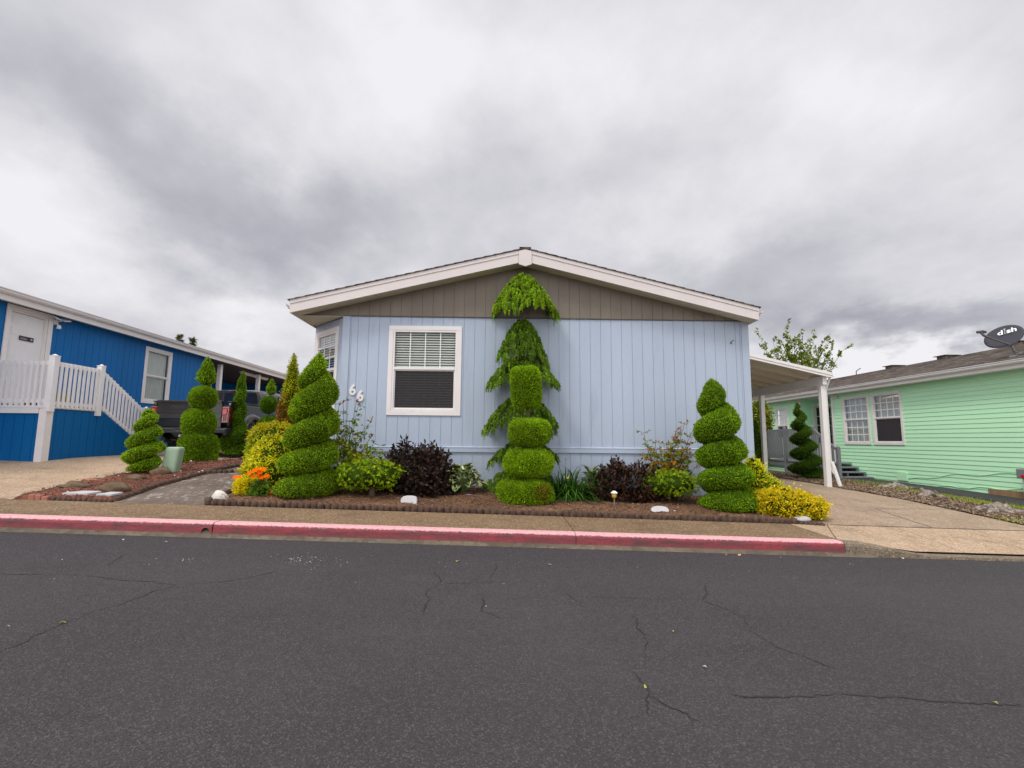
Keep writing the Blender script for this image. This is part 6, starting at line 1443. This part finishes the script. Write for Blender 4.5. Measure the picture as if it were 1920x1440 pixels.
def slab_stone(label, px, py, w, h, seed, lean=.25):
    p = gp(px, py); mb = MB(); rg = np.random.default_rng(seed); pts = []
    for k in range(14):
        a = math.pi*2*k/14; r = 1+.08*rg.normal(); x = w/2*math.copysign(abs(math.cos(a))**.75, math.cos(a))*r; z = h/2*math.copysign(abs(math.sin(a))**.75, math.sin(a)); pts.append((p[0]+x, p[1]+z*lean*2, p[2]+h/2-.01+z))
    mb.prism(pts, (0, .05, -.01)); tag(mb.build('stone', M['slabw'], bevel=.014, smooth=False), label, 'stone')
slab_stone('rounded white stone before the larger purple shrub', 766, 951, .26, .15, 4); slab_stone('white stone with clipped corners in front of the right cushion pine', 1239, 967, .27, .12, 7, .5)
rock('stone', 'pale flat stone at the foot of the golden spirea', 'stone', gp(1503, 980), .13, .09, .06, M['slabw'], 9, .05)
p = gp(884, 932); mb = MB(); mb.lathe([(.13, -.03), (.15, 0), (.145, .02), (.13, .025)], (p[0], p[1], p[2]), 20); tag(mb.build('stepping_stone', M['slabw'], smooth=False), 'round pale stepping stone beside the hosta', 'stone')
# rocks and paving pieces of the left bed
rock('rock', 'large mossy brown rock near the small spiral topiary', 'rock', gp(214, 925), .20, .12, .10, M['rockb'], 11, .26)
rock('rock', 'low tan rock in the left bed against the driveway edge', 'rock', gp(140, 918), .22, .10, .07, M['rockb'], 14, .26)
rock('rock', 'dark brown rock leaning at the foot of the green utility box', 'rock', gp(300, 893), .18, .12, .11, M['rockb'], 17, .16)
rock('rock', 'small rounded brown rock right of the small spiral topiary', 'rock', gp(255, 903), .17, .10, .07, M['rockb'], 19, .16)
rock('brick', 'piece of red brick lying in the left bed by the driveway', 'brick', gp(170, 905), .16, .06, .03, M['brick'], 20, .04)
for k, (px, py) in enumerate([(62, 936), (74, 936), (87, 937)]):
    p = gp(px, py); mb = MB(); mb.box(p[0]-.045, p[0]+.045, p[1]-.04, p[1]+.10, p[2]-.05, p[2]+.04-.008*k); tag(mb.build('brick', M['brick'], bevel=.012), ['leftmost of three upright red bricks by the sidewalk', 'middle one of three upright red bricks by the sidewalk', 'rightmost of three upright red bricks by the sidewalk'][k], 'brick', 'upright bricks at the left bed corner')
for k, (px, py, w) in enumerate([(148, 934, .24), (200, 936, .15)]):
    p = gp(px, py); mb = MB(); mb.prism([(p[0]-w, p[1]-.02, p[2]+.01), (p[0]+w*.6, p[1]-.04, p[2]+.01), (p[0]+w, p[1]+.10, p[2]+.03), (p[0]-w*.3, p[1]+.13, p[2]+.03)], (0, 0, .035))
    tag(mb.build('paving_slab', M['slabw'], bevel=.006), ['longer white slab lying along the sidewalk edge of the left bed', 'shorter white slab at the corner of left bed and path'][k], 'slab')
for k in range(14):
    y = RNG.uniform(7.4, 10.8); x = interp(BL, y)+RNG.random()*(interp(BR, y)-interp(BL, y)); rock('pebble', 'small pale pebble scattered on the red bark of the left bed', 'pebble', (x, y, zy(x, y)+.05), *(RNG.uniform(.010, .022, 3)), M['rockw'], 100+k, .1, 'pale pebbles on the left bed')
for k in range(9):
    y = RNG.uniform(7.45, 7.9); x = RNG.uniform(-3.6, 4.2); rock('pebble', 'small tan pebble lying on the brown bark of the main bed', 'pebble', (x, y, zy(x, y)+.05), *(RNG.uniform(.012, .026, 3)), M['rockb'] if k % 3 else M['rockw'], 160+k, .1, 'tan pebbles on the main bed')
# stumps
def stump(label, px, py, W, H, seed):
    p = gp(px, py); t = thing('tree_stump', label, 'stump', tuple(p)); rg = np.random.default_rng(seed); mb = MB()
    for k in range(11):       # ribbed, broken wood standing up at different heights
        a = rg.uniform(0, 6.28); r = W*.30*rg.random()**.5; q0 = p+np.array([r*math.cos(a)*1.3, r*math.sin(a)*.7, -.05]); h = H*rg.uniform(.55, 1.0); ln = rg.normal(0, .05, 2)
        mb.tube([q0, q0+np.array([ln[0]*.5, ln[1]*.5, h*.5]), q0+np.array([ln[0], ln[1], h])], [W*.20, W*.16, W*rg.uniform(.05, .12)], 7)
    mb.v = [(x+.018*math.sin(47*z+9*y), y+.018*math.sin(39*x+21*z), z+.015*math.sin(33*x+27*y)) for x, y, z in mb.v]; mb.build('trunk', M['stump'], t)
    rb = MB()
    for k in range(8):        # surface roots running into the gravel
        a = k*.8+rg.uniform(-.25, .25); L = W*rg.uniform(.7, 1.25); pts = [p+np.array([math.cos(a)*L*f*1.2, math.sin(a)*L*f*.7, H*.45*(1-f)**1.6-.02+.015*math.sin(9*f+k)]) for f in (.05, .3, .55, .8, 1.0)]; rb.tube(pts, [W*.15, W*.12, W*.085, W*.05, W*.02], 7)
    rb.v = [(x+.010*math.sin(60*z+40*y), y+.010*math.sin(50*x), z+.008*math.sin(45*x+37*y)) for x, y, z in rb.v]; rb.build('roots', M['stump'], t)
for k, (px, py, W, H, lb) in enumerate([(1682, 916, .42, .17, 'farthest weathered tree stump in the gravel by the green house'), (1742, 932, .36, .20, 'split grey tree stump, middle of three along the gravel strip'), (1866, 960, .46, .19, 'largest twisted grey stump, nearest the right edge')]): stump(lb, px, py, W, H, 70+k)
# scalloped edging blocks
def edging_block(L=.60, n=6):
    mb = MB(); w = L/n; rg = np.random.default_rng(5)
    mb.box(0, L, .015, .055, -.03, .055)
    for i in range(n):
        r = w*.52; hh = .085*rg.uniform(.92, 1.08)
        mb.lathe([(r*.95, -.03), (r, .03), (r*.98, hh*.6), (r*.86, hh*.84), (r*.55, hh*.98), (.002, hh*1.02)], (i*w+w/2, .03, 0), 12)
    mb.v = [(x+.004*math.sin(40*z+31*x), y+.004*math.sin(60*z+55*x), z+.003*math.sin(90*x+70*y)) for x, y, z in mb.v]
    return mb.build('edging_block', M['edging'], smooth=True)
eb = edging_block(); eb_used = [False]
def edge_row(pts, label, group, zoff=0.0, L=.60):
    pts = [np.array(p, float) for p in pts]; seg = []; 
    for a, b in zip(pts[:-1], pts[1:]):
        d = np.linalg.norm(b-a); n = max(1, round(d/L))
        for k in range(n): seg.append((a+(b-a)*k/n, a+(b-a)*(k+1)/n))
    for a, b in seg:
        if not eb_used[0]: o = eb; eb_used[0] = True
        else: o = eb.copy(); link(o)
        za, zb = zy(*a), zy(*b); d = b-a; ln = math.hypot(d[0], d[1])
        sx_, ax_ = ln/L*.985, math.atan2(d[1], d[0])
        o.matrix_world = Matrix.Translation((a[0], a[1], za+zoff+random.uniform(-.008, .008))) @ Matrix.Rotation(ax_+random.uniform(-.025, .025), 4, 'Z') @ Matrix.Rotation(-math.atan2(zb-za, ln), 4, 'Y') @ Matrix.Diagonal((sx_, 1, random.uniform(.85, 1.05), 1))
        tag(o, label, 'edging', group)
edge_row([(-4.30, 7.23), (4.42, 7.17)], 'scalloped dark brown edging block in the row between main bed and sidewalk', 'edging along the main bed front')
edge_row([(4.42, 7.17), (4.78, 7.12)], 'last low scalloped edging block by the golden spirea at the right driveway', 'edging at the right tip', -.04)
edge_row([(-4.32, 7.9), (-4.30, 7.24)], 'scalloped edging block at the left end of the main bed beside the white rock', 'edging at the left tip')
edge_row([(BR[0][0], 7.26), (BR[1][0], 8.28), (BR[2][0], 9.58), (BR[3][0], 10.84), (-5.3, 11.9)], 'scalloped edging block in the row between left bed and grey path', 'edging along the grey path', -.015, .55)
edge_row([(-6.5, 7.24), (-5.6, 7.22)], 'low scalloped edging block in the row between left bed and sidewalk', 'edging along the left bed front', -.05)
p1, p2, p3_ = gp(345, 893), gp(375, 889), gp(418, 887)
edge_row([p1[:2], p2[:2], p3_[:2]], 'scalloped edging block at the foot of the ball-tiered conifer', 'edging below the ball-tiered conifer', -.02, .4)
p1, p2 = gp(420, 877), gp(470, 874); edge_row([p1[:2], p2[:2]], 'scalloped edging block at the foot of the dark spiral near the truck', 'edging below the dark spiral', 0, .4)
fe = [o for o in sc.objects if o.get('group') == 'edging along the main bed front']
fe.sort(key=lambda o: o.matrix_world.translation[0])
def near(px, lb): x = at(px, 960, Y=7.2)[0]; o = min(fe, key=lambda o: abs(o.matrix_world.translation[0]+.3-x)); o['label'] = lb; fe.remove(o)
near(766, 'scalloped edging block directly in front of the rounded white stone'); near(1239, 'scalloped edging block in front of the white stone with clipped corners')
near(985, 'scalloped edging block directly in front of the tiered boxwood'); near(575, 'scalloped edging block in front of the largest left spiral'); near(1362, 'scalloped edging block in front of the large right spiral')
near(1152, 'scalloped edging block in front of the amber solar light'); near(697, 'scalloped edging block in front of the left cushion pine'); near(440, 'scalloped edging block in front of the yellow flowers'); near(1480, 'scalloped edging block in front of the golden spirea')
# driveway-side border of the left bed: old timber-like stones
for k in range(7):
    a, b = 7.3+k*.5, 7.3+(k+1)*.5; rock('border_stone', 'low weathered border stone between left bed and driveway', 'border stone', (interp(BL, (a+b)/2)+.05, (a+b)/2, zy(-7, (a+b)/2)-.02), .26, .05, .045, M['rockb'], 60+k, .08, 'border stones along the left driveway', math.pi/2)
# utility pedestal
p = hit(318, 889); z0 = zy(p[0], p[1]); pd = thing('utility_pedestal', 'pale green plastic utility box leaning slightly, between spiral and ball-tiered conifer', 'utility box', (p[0], p[1], z0)); mb = MB()
H_ = at(322, 838, Y=p[1])[2]-z0; rows = []
for k, (f, s) in enumerate([(0, 1.0), (.10, 1.0), (.11, .97), (.90, .93), (.96, .88), (1.0, .70)]):
    ring = []; 
    for q_ in range(20):
        a = 2*math.pi*q_/20; cx_, cy_ = math.copysign(abs(math.cos(a))**.45, math.cos(a)), math.copysign(abs(math.sin(a))**.45, math.sin(a)); ring.append(len(mb.v)); mb.v.append((p[0]+.15*s*cx_+.07*f, p[1]+.11*s*cy_, z0-.02+(H_+.02)*f))
    rows.append(ring)
for a, b in zip(rows[:-1], rows[1:]):
    for q_ in range(20): q2 = (q_+1) % 20; mb.f.append((a[q_], a[q2], b[q2], b[q_])); mb.m.append(0)
mb.f.append(tuple(rows[-1])); mb.m.append(0); mb.build('cover', M['utilgreen'], pd, smooth=False)
mb = MB(); mb.box(p[0]-.02, p[0]+.02, p[1]-.125, p[1]-.105, z0+.12, z0+.16); mb.build('lock_tab', M['utilgreen'], pd)
# solar lights
M['amber'] = plain('amber_plastic_lens', (.55, .33, .03), .3, .1, 20, 60, 0)
def solar(label, px, py, H, s, capm, lensm, stakem):
    p = gp(px, py); t = thing('solar_light', label, 'garden light', tuple(p)); mb = MB(); mb.tube([p-np.array([0, 0, .04]), p+np.array([0, 0, H*.55])], .008*s, 8); mb.build('stake', stakem, t)
    mb = MB(); mb.lathe([(.016*s, H*.52), (.032*s, H*.62), (.038*s, H*.84)], (p[0], p[1], p[2]), 12); mb.build('lens', lensm, t, smooth=True)
    mb = MB(); mb.lathe([(.045*s, H*.84), (.050*s, H*.87), (.034*s, H*.94), (.014*s, H*1.0)], (p[0], p[1], p[2]), 14); mb.build('cap', capm, t)
solar('small amber solar garden light standing before the smaller purple shrub', 1152, 955, .26, 1.15, M['vinyl'], M['amber'], M['metal'])
solar('dark taller solar garden light beside the daylily', 1096, 937, .36, 1.1, M['darkmetal'], M['utilgreen'], M['trim'])
solar('dark solar garden light half hidden right of the golden shrub mound, at the left spiral', 806, 930, .22, .7, M['darkmetal'], M['utilgreen'], M['metal'])
# leaves and bits on the road
def fleaf(px, py, s, col, label='fallen leaf lying flat on the asphalt', g='fallen leaves on the road'):
    p = hit(px, py, zroad); a = random.random()*6.28; mb = MB(); P = lambda r, t, h: (p[0]+r*math.cos(a+t), p[1]+r*math.sin(a+t), zroad(p[0])+.005+h)
    mb.quad(P(s, 0, .004), P(s*.5, .9, .012), P(s*.7, 2.8, .003), P(s*.45, -1.0, .010)); mb.quad(P(s*.7, 2.8, .003), P(s*.5, .9, .012), P(s*.9, 1.8, .002), P(s*.8, 2.3, .0)); o = mb.build('fallen_leaf', col); tag(o, label, 'leaf', g)
M['yleaf'] = plain('yellowed_leaf', (.55, .36, .10), .7, .2, 20, 60, 0); M['gleaf'] = plain('greenish_leaf', (.30, .30, .06), .7, .2, 20, 60, 0); M['pleaf'] = plain('pale_dry_leaf', (.52, .46, .38), .7, .2, 20, 60, 0)
for px, py, s, m_ in [(856, 1054, .035, 'yleaf'), (1320, 1254, .018, 'pleaf'), (118, 1170, .022, 'gleaf'), (1210, 1290, .018, 'gleaf'), (1261, 1187, .014, 'yleaf'), (1865, 1321, .018, 'gleaf'), (1031, 1060, .022, 'pleaf'), (1388, 1042, .04, 'yleaf'), (52, 993, .03, 'gleaf'), (232, 1013, .02, 'pleaf'), (1693, 1048, .03, 'pleaf'), (1361, 1041, .02, 'yleaf'), (15, 1176, .013, 'pleaf'), (910, 1140, .012, 'pleaf'), (310, 1018, .02, 'pleaf'), (545, 1050, .02, 'pleaf')]: fleaf(px, py, s, M[m_])
P = []
for k in range(260):
    if k < 130: cx, cy, sx_, sy_ = 575, 1052, 34, 6
    elif k < 160: cx, cy, sx_, sy_ = 345, 1052, 16, 3
    else: cx, cy, sx_, sy_ = random.uniform(0, 1900), 1010+random.random()**2*60+30, 1, 1
    P.append(hit(cx+random.gauss(0, sx_), max(cy+random.gauss(0, sy_), 1000), zroad)[:2])
P = np.array([p for p in P if p[1] < 5.95]); it = iter([0])
o = scatter('road_grit', len(P), lambda n: (P[:, 0], P[:, 1]), lambda x, y: zroad(x)+.004, .010, [(.55, .50, .44), (.40, .36, .30)], M['chip'], thick=.8)
o.name = 'road_grit'
